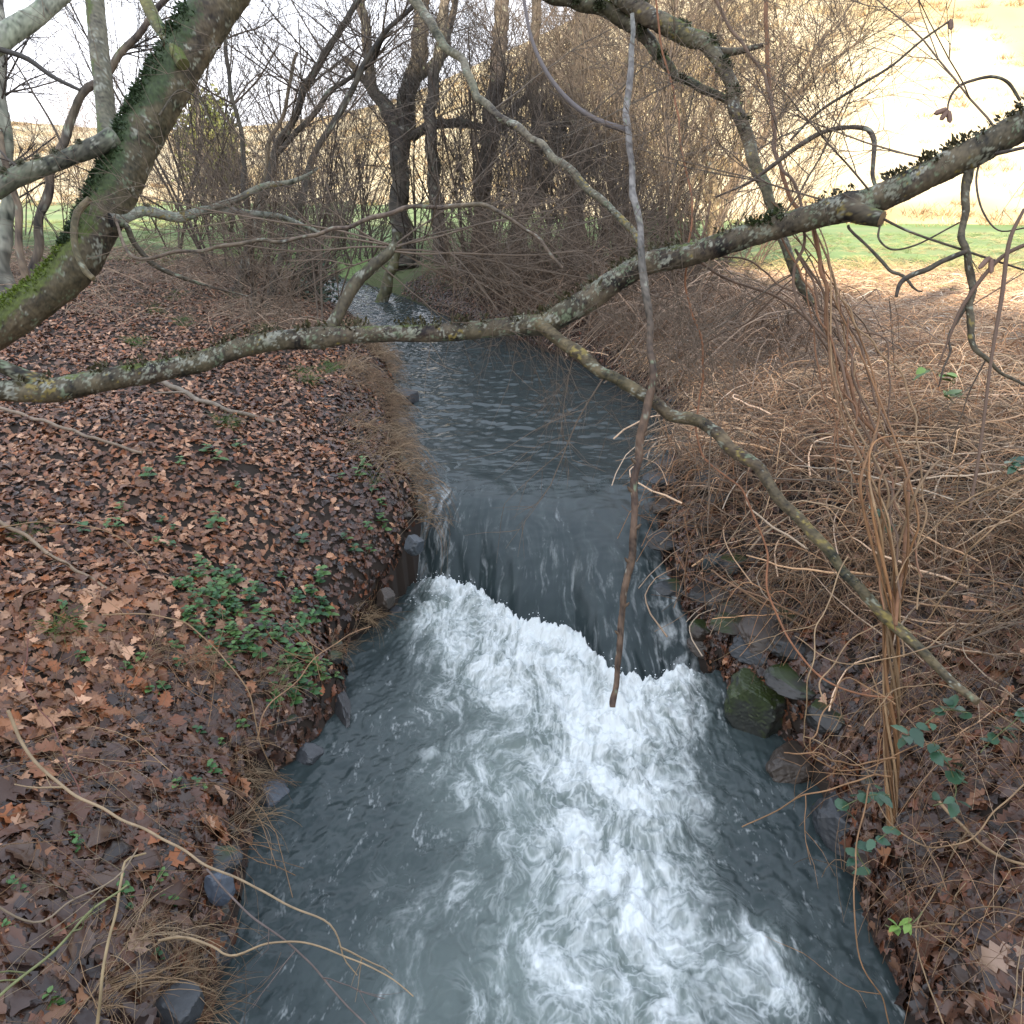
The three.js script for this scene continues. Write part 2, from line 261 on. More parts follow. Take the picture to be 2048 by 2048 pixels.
{
  const W = 1280, H = 2048, col = new Uint8Array(W * H * 4), rgh = new Uint8Array(W * H * 4), enc = (v) => 255 * Math.pow(clamp(v, 0, 1), 1 / 2.2);
  for (let j = 0; j < H; j++) for (let i = 0; i < W; i++) {
    const x = TX0 + (TX1 - TX0) * (i + 0.5) / W, z = TZ0 + (TZ1 - TZ0) * (j + 0.5) / H, o = (j * W + i) * 4;
    if (x < xl(z) - 0.3 || x > xr(z) + 0.3) { col[o + 3] = rgh[o + 3] = 255; continue; }
    const [f, a] = waterLook(x, z), a2 = a * a;
    col[o] = enc(lerp(0.023 + 0.125 * a2, 0.68, f)); col[o + 1] = enc(lerp(0.035 + 0.148 * a2, 0.71, f)); col[o + 2] = enc(lerp(0.037 + 0.135 * a2, 0.71, f)); col[o + 3] = 255;
    rgh[o] = rgh[o + 2] = 0; rgh[o + 1] = 255 * lerp((0.18 + 0.14 * smoothstep(z, -6, -4.6) * (1 - smoothstep(z, -3.6, -2.8))) + 0.25 * a2, 0.8, Math.sqrt(f)); rgh[o + 3] = 255;
  }
  const tx = (d, srgb) => { const t = new THREE.DataTexture(d, W, H); t.magFilter = THREE.LinearFilter; t.minFilter = THREE.LinearFilter; if (srgb) t.colorSpace = THREE.SRGBColorSpace; t.needsUpdate = true; return t; };
  const mat = new THREE.MeshPhysicalMaterial({ map: tx(col, true), roughnessMap: tx(rgh), roughness: 1, metalness: 0, ior: 1.33 });
  const grid = (zs, nx) => {
    const p = [], uv = [], idx = [];
    for (const z of zs) for (let i = 0; i <= nx; i++) { const x = lerp(xl(z) - 0.22, xr(z) + 0.22, i / nx); p.push(x, waterY(x, z), z); uv.push((x - TX0) / (TX1 - TX0), (z - TZ0) / (TZ1 - TZ0)); }
    for (let j = 0; j < zs.length - 1; j++) for (let i = 0; i < nx; i++) { const a = j * (nx + 1) + i; idx.push(a, a + nx + 1, a + 1, a + 1, a + nx + 1, a + nx + 2); }
    const g = new THREE.BufferGeometry(); g.setAttribute('position', new THREE.Float32BufferAttribute(p, 3)); g.setAttribute('uv', new THREE.Float32BufferAttribute(uv, 2)); g.setIndex(idx); g.computeVertexNormals();
    if (g.attributes.normal.getY(500) < 0) { for (let k = 0; k < idx.length; k += 3) { const q = idx[k + 1]; idx[k + 1] = idx[k + 2]; idx[k + 2] = q; } g.setIndex(idx); g.computeVertexNormals(); }
    return g;
  };
  mesh('stream', grid(axis(-6.2, -0.95, 760), 360), mat).userData.kind = 'structure';
  mesh('upper_stream', grid(axis(-22, -6.2, 620), 130), new THREE.MeshPhysicalMaterial({ color: new THREE.Color().setRGB(0.036, 0.048, 0.049), roughness: 0.11, ior: 1.33 })).userData.kind = 'structure';
}
// ---------------------------------------------------------------- fallen leaves
function oakLeaf(bend, curl, twist, lobes) {
  const p = [], idx = [], n = 9;
  for (let k = 0; k <= n; k++) {
    const t = k / n, w = (0.05 + 0.27 * Math.sin(Math.PI * Math.pow(t, 0.85))) * (1 + lobes * Math.cos(k * Math.PI)) * (k === n ? 0.35 : 1);
    const x = t - 0.5, y = bend * Math.sin(Math.PI * t) + twist * 0.1 * Math.sin(6 * t);
    for (const s of [-1, 0, 1]) { const a = twist * (t - 0.5), zz = s * w * (1 - 0.3 * Math.abs(curl)); p.push(x + Math.abs(s) * 0.04, y + curl * Math.abs(s) * w * 1.5 + zz * a, zz); }
  }
  for (let k = 0; k < n; k++) { const a = k * 3; idx.push(a, a + 1, a + 3, a + 1, a + 4, a + 3, a + 1, a + 2, a + 4, a + 2, a + 5, a + 4); }
  const g = new THREE.BufferGeometry(); g.setAttribute('position', new THREE.Float32BufferAttribute(p, 3)); g.setIndex(idx); g.computeVertexNormals(); return g;
}
const leafShapes = [oakLeaf(0.1, 0.28, 0.3, 0.26), oakLeaf(-0.06, -0.2, -0.5, 0.24), oakLeaf(0.03, 0.1, 0.7, 0.28), oakLeaf(0.16, -0.36, -0.2, 0.2), oakLeaf(0.05, 0.5, 0.4, 0.1)];
const UP = V(0, 1, 0);
function lay(x, z, size, tilt, lift, flip) {
  const q = new THREE.Quaternion().setFromUnitVectors(UP, slopeNormal(x, z)).multiply(new THREE.Quaternion().setFromEuler(new THREE.Euler(rr(-tilt, tilt), rr(0, 6.283), rr(-tilt, tilt), 'YXZ')));
  return new THREE.Matrix4().compose(V(x, ground(x, z) + lift, z), q, V(size, size * rr(0.7, 1.2), size * rr(0.75, 1.1) * (flip ? -1 : 1)));
}
const dryTones = [[0.165, 0.08, 0.042], [0.12, 0.055, 0.03], [0.2, 0.105, 0.06], [0.26, 0.155, 0.1], [0.08, 0.038, 0.024], [0.18, 0.07, 0.028], [0.32, 0.21, 0.15], [0.1, 0.058, 0.042], [0.15, 0.08, 0.048], [0.06, 0.03, 0.02]];
const wetShadeTones = [[0.05, 0.027, 0.02], [0.065, 0.034, 0.024], [0.036, 0.023, 0.02], [0.09, 0.037, 0.02], [0.05, 0.033, 0.03], [0.026, 0.018, 0.015], [0.085, 0.05, 0.034]];
const leaves = [];
for (let k = 0; k < 140000; k++) {
  const left = rnd() < 0.66;
  let x, z = -1 - 15.5 * Math.pow(rnd(), 1.35);
  x = left ? xl(z) + 0.02 - (2.0 - z * 0.55) * Math.pow(rnd(), 1.1) : xr(z) + 5.5 * Math.pow(rnd(), 2);
  if (Math.abs(x) > BX - 0.5) continue;
  const P = V(x, ground(x, z), z), d = depthOf(P), s = rr(0.042, 0.082) * (rnd() < 0.12 ? 1.3 : 1) * lerp(1.25, 0.74, smoothstep(-z, 2.0, 4.0)), edge = left ? xl(z) - x : x - xr(z);
  if (d < 0.6 || P.y < level(z) + 0.02) continue;
  const u = 0.5 + FL * x / d; if (u < -0.15 || u > 1.15) continue;
  const wetShade = clamp(smoothstep(0.75 - edge, 0, 0.6) + 0.9 * smoothstep(z, -2.9, -1.4) + 0.5 * fbm(x * 1.4, 3, z * 1.4) + (left ? 0 : 0.45), 0, 1), dry = rnd() > wetShade * 0.93;  // damp near the water; right bank raised to paint its deep shade
  const v = rr(0.45, 1.5); leaves.push({ x, z, d, s, dry, col: pick(dry ? dryTones : wetShadeTones).map((c, j) => c * v * [1.32, 1.14, 0.97][j]), lift: rr(0.003, 0.02), shape: Math.floor(rnd() * 5), tilt: dry ? 0.38 : 0.22, big: u > 0.01 && u < 0.99 ? s / d : 0 });
}
leaves.sort((a, b) => b.big - a.big);
{
  const dryMats = dryTones.map((c) => std({ color: new THREE.Color().setRGB(...c), roughness: 0.5, side: THREE.DoubleSide })), wetShadeMats = wetShadeTones.map((c) => std({ color: new THREE.Color().setRGB(...c), roughness: 0.27, side: THREE.DoubleSide }));
  // of the nearest leaves an even choice of 300 lies singly, so that each stands out
  const near = leaves.slice(0, 300);
  for (const l of near) { const o = mesh('fallen_leaf', leafShapes[l.shape], pick(l.dry ? dryMats : wetShadeMats), bank); lay(l.x, l.z, l.s * 1.05, l.tilt * 0.8, l.lift + 0.012, rnd() < 0.5).decompose(o.position, o.quaternion, o.scale); }
  const rest = leaves.slice(300), heap = (name, label, list, rough) => {
    const group = list.filter((l) => l);
    const o = instanced(name, mergeLeaves(), std({ roughness: rough, side: THREE.DoubleSide }), group.map((l) => lay(l.x, l.z, l.s, l.tilt, l.lift, l.shape & 1)), group.map((l) => l.col));
    return tag(o, label, 'leaf litter');
    function mergeLeaves() { return name.startsWith('wet') ? leafShapes[2] : name.startsWith('curled') ? leafShapes[0] : leafShapes[1]; }
  };
  heap('curled_leaf_litter', 'tan curled oak leaves strewn over both banks', rest.filter((l) => l.dry && l.shape < 2), 0.5);
  heap('flat_leaf_litter', 'flat brown oak leaves lying between the curled ones', rest.filter((l) => l.dry && l.shape >= 2), 0.45);
  heap('wet_shade_leaf_litter', 'dark leaves, wet along the water edge and darkened for shade on the right bank', rest.filter((l) => !l.dry), 0.27);
}

// ---------------------------------------------------------------- branches near the viewer
const LICHEN = [[0.32, 0.33, 0.25], [0.4, 0.4, 0.33], [0.22, 0.27, 0.17]];
function bark(base, o = {}) {                               // colour of the bark: growth rings, lichen crusts thickened to lighten the tops, moss, algae
  const { lichen = 0.1, moss = 0, mossDir = UP, yellow = 0, dark = 0.5, sc = 1 } = o;
  return (p, n, along) => {
    const x = p.x * sc, y = p.y * sc, z = p.z * sc, a = fbm(x * 9, y * 9, z * 9, 4), b = N(x * 70, y * 70, z * 70), e = N(x * 170, y * 170, z * 170), ring = 0.3 * N(along * 120 * sc, x * 10, z * 10);
    let c = base.map((v, k) => v * (0.8 + 1.6 * a * dark + 0.5 * b + 0.45 * e + 0.35 * N(x * 24, y * 24, z * 24) + ring + (k === 1 ? 0.1 * N(x * 5, 3, z * 5) : 0)));
    const L = fbm(x * 17 + 7, y * 17, z * 17, 3) + 0.45 * N(x * 75, y * 75, z * 75) + 0.2 * e + 0.1 * n.y;  // normal bias adds lichen on upper sides, painting in a brighter top
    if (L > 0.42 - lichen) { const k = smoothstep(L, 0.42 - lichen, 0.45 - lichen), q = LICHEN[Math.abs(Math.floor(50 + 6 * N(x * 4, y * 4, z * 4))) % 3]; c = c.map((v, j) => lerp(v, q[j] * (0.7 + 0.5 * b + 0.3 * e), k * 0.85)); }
    if (yellow && fbm(x * 38, y * 38 + 9, z * 38, 2) + 0.3 * b + 0.7 * N(x * 5, y * 5, z * 5) > 0.5 - yellow) c = [0.26, 0.2, 0.06].map((v) => v * (0.8 + 0.5 * b + 0.3 * e));
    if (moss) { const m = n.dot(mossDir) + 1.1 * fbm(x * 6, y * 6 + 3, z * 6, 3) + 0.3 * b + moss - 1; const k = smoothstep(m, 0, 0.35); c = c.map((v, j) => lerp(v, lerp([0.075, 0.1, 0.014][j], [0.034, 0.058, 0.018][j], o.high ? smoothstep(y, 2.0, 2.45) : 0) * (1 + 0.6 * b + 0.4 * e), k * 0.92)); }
    return c.map((v) => Math.max(0.004, v));
  };
}
const lumpy = (amp, f = 22) => (q, n, r) => r * (amp * N(q.x * f, q.y * f, q.z * f) + amp * 0.7 * N(q.x * f * 2.7, q.y * f * 2.7, q.z * f * 2.7) + amp * 0.5 * N(q.x * f * 7, q.y * f * 7, q.z * f * 7) + amp * 1.6 * N(q.x * 5, q.y * 5, q.z * 5));
function limbMesh(name, rows, parent, col, o = {}) {
  const [P, R] = resample(o.thin ? rows.map((q) => [q[0], q[1] * o.thin]) : rows, o.step ?? 0.01, o.wob ?? 0, o.fq ?? 7), b = new Batch();
  b.tube(P, R, o.sides ?? 28, col, { bump: lumpy(o.lump ?? 0.06), cap: o.cap });
  b.smooth = true; const m = b.build(name, VC, parent); m.userData.path = null; m.pts = P; m.rad = R; return m;
}
function tufts(name, parent, spots, col, size, count, mat = LEAF) {     // moss or leafy lichen standing on bark; spots: [point, normal]
  const b = new Batch();
  for (const [p, n] of spots) for (let k = 0; k < count; k++) {
    const d = V(rr(-1, 1), rr(-1, 1), rr(-1, 1)).multiplyScalar(0.9).add(n).normalize(), s = size * rr(0.5, 1.2), o = p.clone().add(V(rr(-1, 1), rr(-1, 1), rr(-1, 1)).multiplyScalar(size * 0.7)), w = d.clone().cross(V(rr(-1, 1), rr(-1, 1), rr(-1, 1))).normalize().multiplyScalar(s * 0.22), v = rr(0.6, 1.3);
    b.tri([o, o.clone().addScaledVector(d, s * 0.55).add(w), o.clone().addScaledVector(d, s), o.clone().addScaledVector(d, s * 0.55).sub(w)], col.map((c) => c * v));
  }
  const m = b.build(name, mat, parent); if (m) m.userData.kind = 'stuff'; return m;
}
const spotsOn = (m, list, up = UP) => list.flatMap(([t, n]) => Array.from({ length: n }, () => { const k = clamp(Math.round((t + rr(-0.012, 0.012)) * (m.pts.length - 1)), 1, m.pts.length - 2), T = m.pts[k + 1].clone().sub(m.pts[k - 1]).normalize(), d = up.clone().add(V(rr(-1, 1), rr(-0.3, 0.6), rr(-1, 1)).multiplyScalar(0.7)); d.addScaledVector(T, -d.dot(T)).normalize(); return [m.pts[k].clone().addScaledVector(d, m.rad[k] * 0.97), d]; }));
function grow(b, p, dir, len, r, lvl, o) {                  // a twig with side twigs
  const n = clamp(Math.ceil(len / (o.seg ?? 0.09)), 3, 9), P = [p.clone()], R = [r], d = dir.clone().normalize(), q = p.clone(), D = [d.clone()];
  for (let k = 1; k <= n; k++) {
    d.x += rr(-1, 1) * o.wob; d.y += rr(-1, 1) * o.wob + o.trop; d.z += rr(-1, 1) * o.wob; d.normalize();
    q.addScaledVector(d, len / n); P.push(q.clone()); R.push(r * lerp(1, lvl ? 0.5 : 0.35, k / n)); D.push(d.clone());
  }
  const v = rr(0.75, 1.3), c = (r > 0.012 && o.bark) ? o.bark : o.col.map((x) => x * v);
  b.tube(P, R, r > 0.02 ? 8 : r > 0.006 ? 5 : 3, c);
  if (lvl <= 0) return;
  const kids = o.kids[o.kids.length - lvl] ?? 4;
  for (let k = 0; k < kids; k++) {
    const i = clamp(Math.round(n * rr(o.from ?? 0.2, 1)), 1, n), s = V(rr(-1, 1), rr(-1, 1), rr(-1, 1)); s.addScaledVector(D[i], -s.dot(D[i])).normalize();
    const ang = rr(o.ang?.[0] ?? 0.35, o.ang?.[1] ?? 0.95);
    grow(b, P[i], D[i].clone().multiplyScalar(Math.cos(ang)).addScaledVector(s, Math.sin(ang)), len * rr(0.4, 0.75), Math.max(o.min ?? 0.0014, R[i] * rr(0.45, 0.7)), lvl - 1, o);
  }
}
const along = (m, t) => { const k = clamp(Math.round(t * (m.pts.length - 1)), 1, m.pts.length - 2); return [m.pts[k], m.pts[k + 1].clone().sub(m.pts[k - 1]).normalize(), m.rad[k]]; };
function twigsOn(name, parent, m, list, o) {                // list: [t, direction, length, radius, levels]
  for (const [t, d, len, r, lvl] of list) { const b = new Batch(); grow(b, along(m, t)[0], V(...d), len, r, lvl, o); b.build(name, VC, parent.children.length > 1 && m.name !== 'limb' && parent.children.includes(m) ? m : parent); }
}

// the mossy trunk leaning in from the left
{
  const D = 3.5, rows = path([[-150, 700, 42], [0, 615, 40], [85, 556, 38], [147, 492, 42], [188, 420, 43], [226, 342, 44], [260, 267, 44], [308, 178, 45], [359, 85, 47], [410, 5, 48], [470, -90, 48], [540, -220, 44]], D, D + 0.15);
  const root = G(rows[0][0].x - 0.45, rows[0][0].z); root.y -= 0.25;
  const t = thing('leaning_tree', 'thick leaning tree trunk with bright green moss on the left bank', 'tree', root);
  const base = [0.1, 0.078, 0.046];
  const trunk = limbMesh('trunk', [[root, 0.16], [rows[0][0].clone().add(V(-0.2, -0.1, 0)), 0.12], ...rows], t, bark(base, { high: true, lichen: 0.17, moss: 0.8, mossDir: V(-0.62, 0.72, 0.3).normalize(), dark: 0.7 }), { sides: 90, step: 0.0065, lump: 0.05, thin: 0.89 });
  const B = (name, list, col, o, d0 = D, d1 = D) => limbMesh(name, path(list, d0, d1), t, col, o);
  const lich = bark([0.14, 0.135, 0.1], { lichen: 0.2, dark: 0.8, moss: 0.12 }), dk = bark([0.09, 0.07, 0.05], { lichen: 0.14, dark: 0.7 });
  B('branch', [[222, 330, 16], [208, 275, 19], [202, 235, 17], [195, 154, 17], [186, 85, 17], [178, -5, 17], [170, -110, 15]], bark([0.16, 0.15, 0.1], { lichen: 0.12, moss: 0.2, mossDir: V(-0.8, 0.3, 0.4) }), { sides: 36 }, D + 0.02, D + 0.3);
  const lb = B('branch', [[215, 262, 20], [191, 272, 17], [137, 294, 16], [85, 314, 16], [34, 332, 18], [-10, 356, 20], [-90, 390, 22]], lich, { sides: 36 }, D, D - 0.2);
  B('branch', [[346, 122, 12], [326, 88, 13], [311, 64, 12], [294, 41, 12], [273, -5, 12], [250, -60, 11]], bark([0.15, 0.14, 0.05], { lichen: 0.12, moss: 0.5 }), { sides: 24 }, D, D + 0.2);
  const hb = B('branch', [[205, 415, 14], [236, 410, 10], [273, 398, 9], [335, 410, 9], [393, 396, 8], [478, 403, 6], [533, 410, 5], [608, 441, 3]], bark([0.24, 0.24, 0.2], { lichen: 0.15, yellow: 0.05, dark: 0.8 }), { sides: 24, step: 0.006, lump: 0.14, thin: 0.95 }, D, D + 0.5);
  B('branch', [[393, 396, 6], [444, 376, 6], [506, 352, 6], [574, 332, 4], [600, 318, 2]], bark([0.2, 0.19, 0.14], { lichen: 0.2, yellow: 0.05 }), { sides: 14, wob: 0.02 }, D + 0.25, D + 0.45);
  B('branch', [[215, 420, 8], [236, 424, 6], [253, 458, 5], [290, 499, 5], [342, 523, 4], [383, 537, 2.5], [470, 560, 1.5]], dk, { sides: 14 }, D, D + 0.3);
  B('branch', [[215, 408, 4, 3.5], [253, 485, 4.5], [342, 475, 5], [444, 461, 5], [566, 448, 5], [660, 426, 5.5], [771, 396, 6], [856, 386, 5.5], [908, 386, 5.5], [959, 410, 5], [1010, 448, 4.5], [1061, 506, 4]], bark([0.16, 0.12, 0.085], { lichen: 0.06 }), { sides: 14, wob: 0.03, thin: 0.72, lump: 0.12 }, D - 0.1, D - 0.1);
  B('vine', [[170, 375, 6], [146, 402, 7], [140, 440, 7], [146, 480, 6], [162, 512, 6], [176, 526, 5]], bark([0.14, 0.11, 0.06], { moss: 0.25 }), { sides: 14 }, D - 0.13, D - 0.13);
  B('twig', [[300, 218, 3], [340, 170, 2], [375, 190, 2], [400, 240, 1.5]], dk, { sides: 8, thin: 0.75 }, D, D + 0.1);
  // moss: short shoots over the upper left side, thicker in cushions
  const md = V(-0.62, 0.62, 0.45).normalize(), sp = [];
  for (let k = 0; k < 2600; k++) { const s = spotsOn(trunk, [[Math.pow(rnd(), 1.1) * 0.98, 1]], md)[0]; if (fbm(s[0].x * 6, s[0].y * 6 + 3, s[0].z * 6, 3) + s[1].dot(md) * 0.5 > 0.32) sp.push(s); }
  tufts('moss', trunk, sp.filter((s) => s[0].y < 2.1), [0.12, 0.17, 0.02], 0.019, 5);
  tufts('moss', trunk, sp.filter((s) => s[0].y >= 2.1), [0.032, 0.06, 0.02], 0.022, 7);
  tufts('lichen', lb, spotsOn(lb, [[0.2, 25], [0.35, 30], [0.45, 30], [0.55, 40], [0.65, 40], [0.75, 40], [0.85, 30]]), [0.1, 0.1, 0.06], 0.014, 5);
  tufts('lichen', hb, spotsOn(hb, [[0.1, 25], [0.2, 20], [0.35, 16], [0.5, 12], [0.6, 20]]), [0.13, 0.12, 0.06], 0.01, 5);
  const o = { wob: 0.14, trop: 0.0, col: [0.09, 0.07, 0.055], kids: [4, 4], seg: 0.06, min: 0.0012 };
  twigsOn('twig', t, lb, [[0.3, [-0.4, 0.9, -0.2], 0.5, 0.006, 2], [0.55, [-0.7, 0.5, -0.4], 0.6, 0.006, 2], [0.75, [-0.2, 0.8, 0.2], 0.4, 0.005, 2], [0.6, [0.3, -0.7, 0], 0.3, 0.004, 1]], o);
  twigsOn('twig', t, hb, [[0.45, [0.8, 0.3, 0.1], 0.5, 0.004, 2], [0.6, [0.8, -0.2, 0.1], 0.5, 0.004, 2], [0.75, [0.7, 0.5, 0.2], 0.4, 0.003, 2], [0.3, [0.5, 0.8, 0], 0.3, 0.003, 1]], o);
}
// white barked limb in the top left corner
{
  const p = path([[-60, 120, 22], [-7, 78, 21], [27, 56, 20], [68, 30, 18], [110, -5, 17], [170, -60, 15]], 3.1, 3.3);
  const t = thing('pale_branch', 'pale grey lichen-white branch in the top left corner', 'branch', p[0][0]);
  limbMesh('limb', p, t, bark([0.34, 0.35, 0.27], { lichen: 0.16, dark: 0.35 }), { sides: 32 });
  const b = new Batch(); b.tube(...resample(path([[-40, 80, 5], [0, 93, 5], [50, 110, 5], [100, 145, 4], [151, 170, 3]], 3.1, 3.2), 0.03).slice(0, 2), 8, [0.06, 0.055, 0.05]); b.build('side_branch', VC, t);
}

// the long lichened limb that crosses the picture
const limbRows = path([[-70, 745, 21, 3.3], [0, 738, 21, 3.3], [60, 738, 22, 3.33], [110, 735, 24, 3.36], [170, 722, 24, 3.4], [240, 710, 22, 3.42], [300, 700, 21, 3.45], [380, 682, 21, 3.48], [450, 658, 20, 3.5], [520, 643, 19, 3.5], [600, 638, 22, 3.5], [660, 632, 17, 3.5], [740, 630, 17, 3.5], [820, 628, 18, 3.5], [900, 622, 18, 3.48], [970, 615, 19, 3.46], [1030, 610, 23, 3.45], [1070, 588, 25, 3.42], [1110, 565, 25, 3.4], [1160, 530, 24, 3.38], [1220, 498, 24, 3.34], [1300, 480, 23, 3.3], [1380, 455, 23, 3.24], [1460, 430, 24, 3.2], [1540, 408, 25, 3.15], [1600, 390, 29, 3.1], [1640, 380, 27, 3.08], [1700, 355, 27, 3.03], [1780, 315, 27, 2.97], [1860, 275, 29, 2.9], [1932, 235, 32, 2.85], [2010, 185, 35, 2.8], [2150, 130, 40, 2.8], [2420, 30, 44, 2.8], [2800, -120, 48, 2.9]]);
const limbTree = thing('spanning_limb', 'long lichen-crusted limb crossing the stream from left edge to right edge', 'branch', limbRows[16][0]);
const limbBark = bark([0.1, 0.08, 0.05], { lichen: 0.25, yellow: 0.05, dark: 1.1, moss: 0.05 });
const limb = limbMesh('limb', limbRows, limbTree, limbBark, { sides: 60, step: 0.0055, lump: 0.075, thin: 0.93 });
{
  const t = limbTree, B = (name, list, col, o, d0, d1) => limbMesh(name, path(list, d0, d1), t, col, o);
  B('branch', [[-60, 665, 10], [0, 690, 12], [50, 712, 14], [112, 736, 17]], limbBark, { sides: 28 }, 3.25, 3.36);
  B('stub', [[1590, 392, 22], [1630, 405, 18], [1664, 414, 15]], limbBark, { sides: 28, cap: [0.2, 0.13, 0.07] }, 3.08, 3.0);
  const up = B('branch', [[600, 650, 16], [622, 622, 13], [640, 590, 12], [670, 535, 12], [700, 505, 11], [730, 480, 10], [745, 462, 8]], bark([0.1, 0.085, 0.05], { lichen: 0.1, moss: 0.2 }), { sides: 26 }, 3.5, 3.62);
  const low = B('branch', [[1010, 608, 12], [1035, 625, 16], [1080, 660, 15], [1130, 700, 14], [1200, 735, 15], [1270, 780, 15], [1330, 805, 15], [1400, 860, 14], [1450, 910, 13], [1500, 970, 12], [1560, 1040, 12], [1620, 1110, 12], [1680, 1175, 12], [1740, 1225, 11], [1800, 1290, 11], [1845, 1325, 9]], bark([0.12, 0.09, 0.048], { lichen: 0.08, yellow: 0.12, dark: 0.9 }), { sides: 32, step: 0.006, wob: 0.025, thin: 0.82, lump: 0.12 }, 3.45, 2.45);
  // shoots and hanging twigs
  const dk = bark([0.09, 0.068, 0.048], { lichen: 0.05 });
  B('twig', [[1660, 370, 5], [1647, 335, 5], [1648, 300, 5.5], [1649, 265, 6], [1638, 245, 6], [1610, 240, 6], [1556, 248, 6], [1506, 276, 6], [1461, 310, 5], [1411, 345, 3], [1350, 372, 2]], dk, { sides: 12, thin: 0.75, lump: 0.12 }, 3.06, 3.25);
  B('twig', [[1491, 265, 3], [1540, 215, 3.5], [1616, 165, 3.5], [1681, 125, 3.5], [1741, 75, 3], [1791, 40, 2.5]], dk, { sides: 10, thin: 0.75, lump: 0.12 }, 3.15, 3.0);
  B('twig', [[1925, 190, 4], [1901, 155, 4], [1876, 145, 4], [1841, 150, 4], [1806, 165, 3.5], [1790, 192, 2.5], [1788, 208, 2]], dk, { sides: 10, thin: 0.75, lump: 0.12 }, 2.88, 2.88);
  const hang = B('twig', [[1828, 300, 9], [1824, 345, 9], [1823, 420, 8], [1823, 475, 8], [1826, 550, 8], [1823, 615, 7], [1846, 665, 5], [1881, 705, 4], [1940, 730, 3]], bark([0.1, 0.08, 0.05], { lichen: 0.08, yellow: 0.03 }), { sides: 18, step: 0.006, wob: 0.04, thin: 0.85, lump: 0.16 }, 2.95, 2.85);
  B('twig', [[1823, 475, 5], [1766, 495, 5], [1716, 525, 5], [1691, 560, 3]], dk, { sides: 10, wob: 0.03 }, 2.9, 2.85);
  B('twig', [[1600, 425, 3], [1650, 460, 3.5], [1680, 505, 4], [1720, 525, 4], [1740, 550, 2]], dk, { sides: 9, wob: 0.04, thin: 0.75, lump: 0.15 }, 3.05, 2.86);
  B('twig', [[1823, 580, 4], [1796, 615, 4], [1780, 680, 3], [1770, 730, 2]], dk, { sides: 9, wob: 0.04, thin: 0.75, lump: 0.15 }, 2.9, 2.9);
  B('twig', [[1900, 285, 6], [1880, 290, 5], [1935, 278, 4]], dk, { sides: 9, thin: 0.75 }, 2.88, 2.8);
  B('twig', [[1590, 366, 3], [1700, 430, 3], [1818, 472, 3], [1940, 512, 2.5]], dk, { sides: 8, thin: 0.75 }, 3.05, 2.85);
  B('twig', [[1660, 425, 2.5], [1658, 450, 2.5], [1680, 470, 2.5], [1720, 465, 2.5], [1810, 420, 2]], dk, { sides: 8, thin: 0.75 }, 3.0, 2.95);
  B('twig', [[1850, 300, 2.5], [1842, 340, 2.5], [1855, 400, 2.5], [1885, 435, 2], [1935, 430, 2]], dk, { sides: 8, thin: 0.75 }, 2.92, 2.85);
  const o = { wob: 0.1, ang: [0.4, 1.1], trop: -0.005, col: [0.14, 0.1, 0.07], kids: [8, 6, 3], seg: 0.05, min: 0.0013 };
  twigsOn('twig', t, up, [[0.95, [0.9, 0.3, 0.1], 0.75, 0.006, 3], [0.97, [-0.9, 0.1, 0.2], 0.8, 0.006, 3], [0.9, [-0.8, -0.2, 0.3], 0.7, 0.005, 3], [0.93, [0.9, -0.15, 0.3], 0.85, 0.006, 3], [0.98, [0.4, 0.3, -0.6], 0.7, 0.005, 3], [0.8, [0.7, -0.6, 0.2], 0.6, 0.004, 2], [0.95, [-0.6, 0.3, -0.5], 0.7, 0.005, 3], [0.99, [0.8, 0.1, -0.4], 1.0, 0.006, 3], [0.98, [-1, 0.15, -0.2], 1.0, 0.006, 3], [0.95, [1, 0.05, 0.1], 1.3, 0.006, 3], [0.97, [1, -0.2, -0.2], 1.2, 0.006, 3], [0.96, [0.8, -0.4, -0.3], 0.9, 0.005, 3], [0.99, [-0.9, 0.35, 0.1], 1.1, 0.006, 3]], o);
  twigsOn('twig', t, limb, [[0.33, [0.2, 0.8, 0.3], 0.25, 0.003, 2], [0.4, [0.4, -0.8, 0.1], 0.35, 0.003, 2], [0.44, [0.6, -0.7, 0.2], 0.5, 0.004, 3], [0.49, [0.2, -0.9, 0.1], 0.5, 0.004, 3], [0.52, [-0.4, -0.7, 0.2], 0.45, 0.004, 3], [0.2, [0.5, 0.6, 0.2], 0.4, 0.003, 2], [0.27, [-0.4, -0.6, 0.4], 0.35, 0.003, 2], [0.5, [-0.3, 0.8, 0.1], 0.5, 0.004, 3], [0.56, [0.5, 0.8, -0.2], 0.7, 0.005, 3], [0.6, [-0.9, 0.25, -0.2], 0.9, 0.005, 3], [0.69, [-0.6, 0.7, -0.3], 0.8, 0.005, 3], [0.62, [-0.6, 0.5, 0.2], 0.6, 0.005, 3], [0.66, [-0.8, 0.3, -0.1], 0.7, 0.005, 3], [0.7, [0.4, -0.7, 0.3], 0.4, 0.004, 2], [0.75, [-0.2, 0.7, 0.2], 0.4, 0.003, 2], [0.8, [0.5, 0.5, 0.3], 0.4, 0.003, 2]], o);
  twigsOn('twig', t, low, [[0.12, [-0.2, -0.8, 0.2], 0.35, 0.003, 2], [0.2, [-0.5, -0.7, 0.2], 0.5, 0.004, 2], [0.3, [0.3, -0.6, 0.5], 0.3, 0.003, 2], [0.42, [-0.1, -0.6, 0.4], 0.4, 0.004, 2], [0.55, [0.6, 0.1, 0.3], 0.5, 0.004, 2], [0.75, [0.8, 0.1, 0.2], 0.5, 0.004, 2], [0.9, [0.7, 0.4, 0.2], 0.4, 0.004, 2]], o);
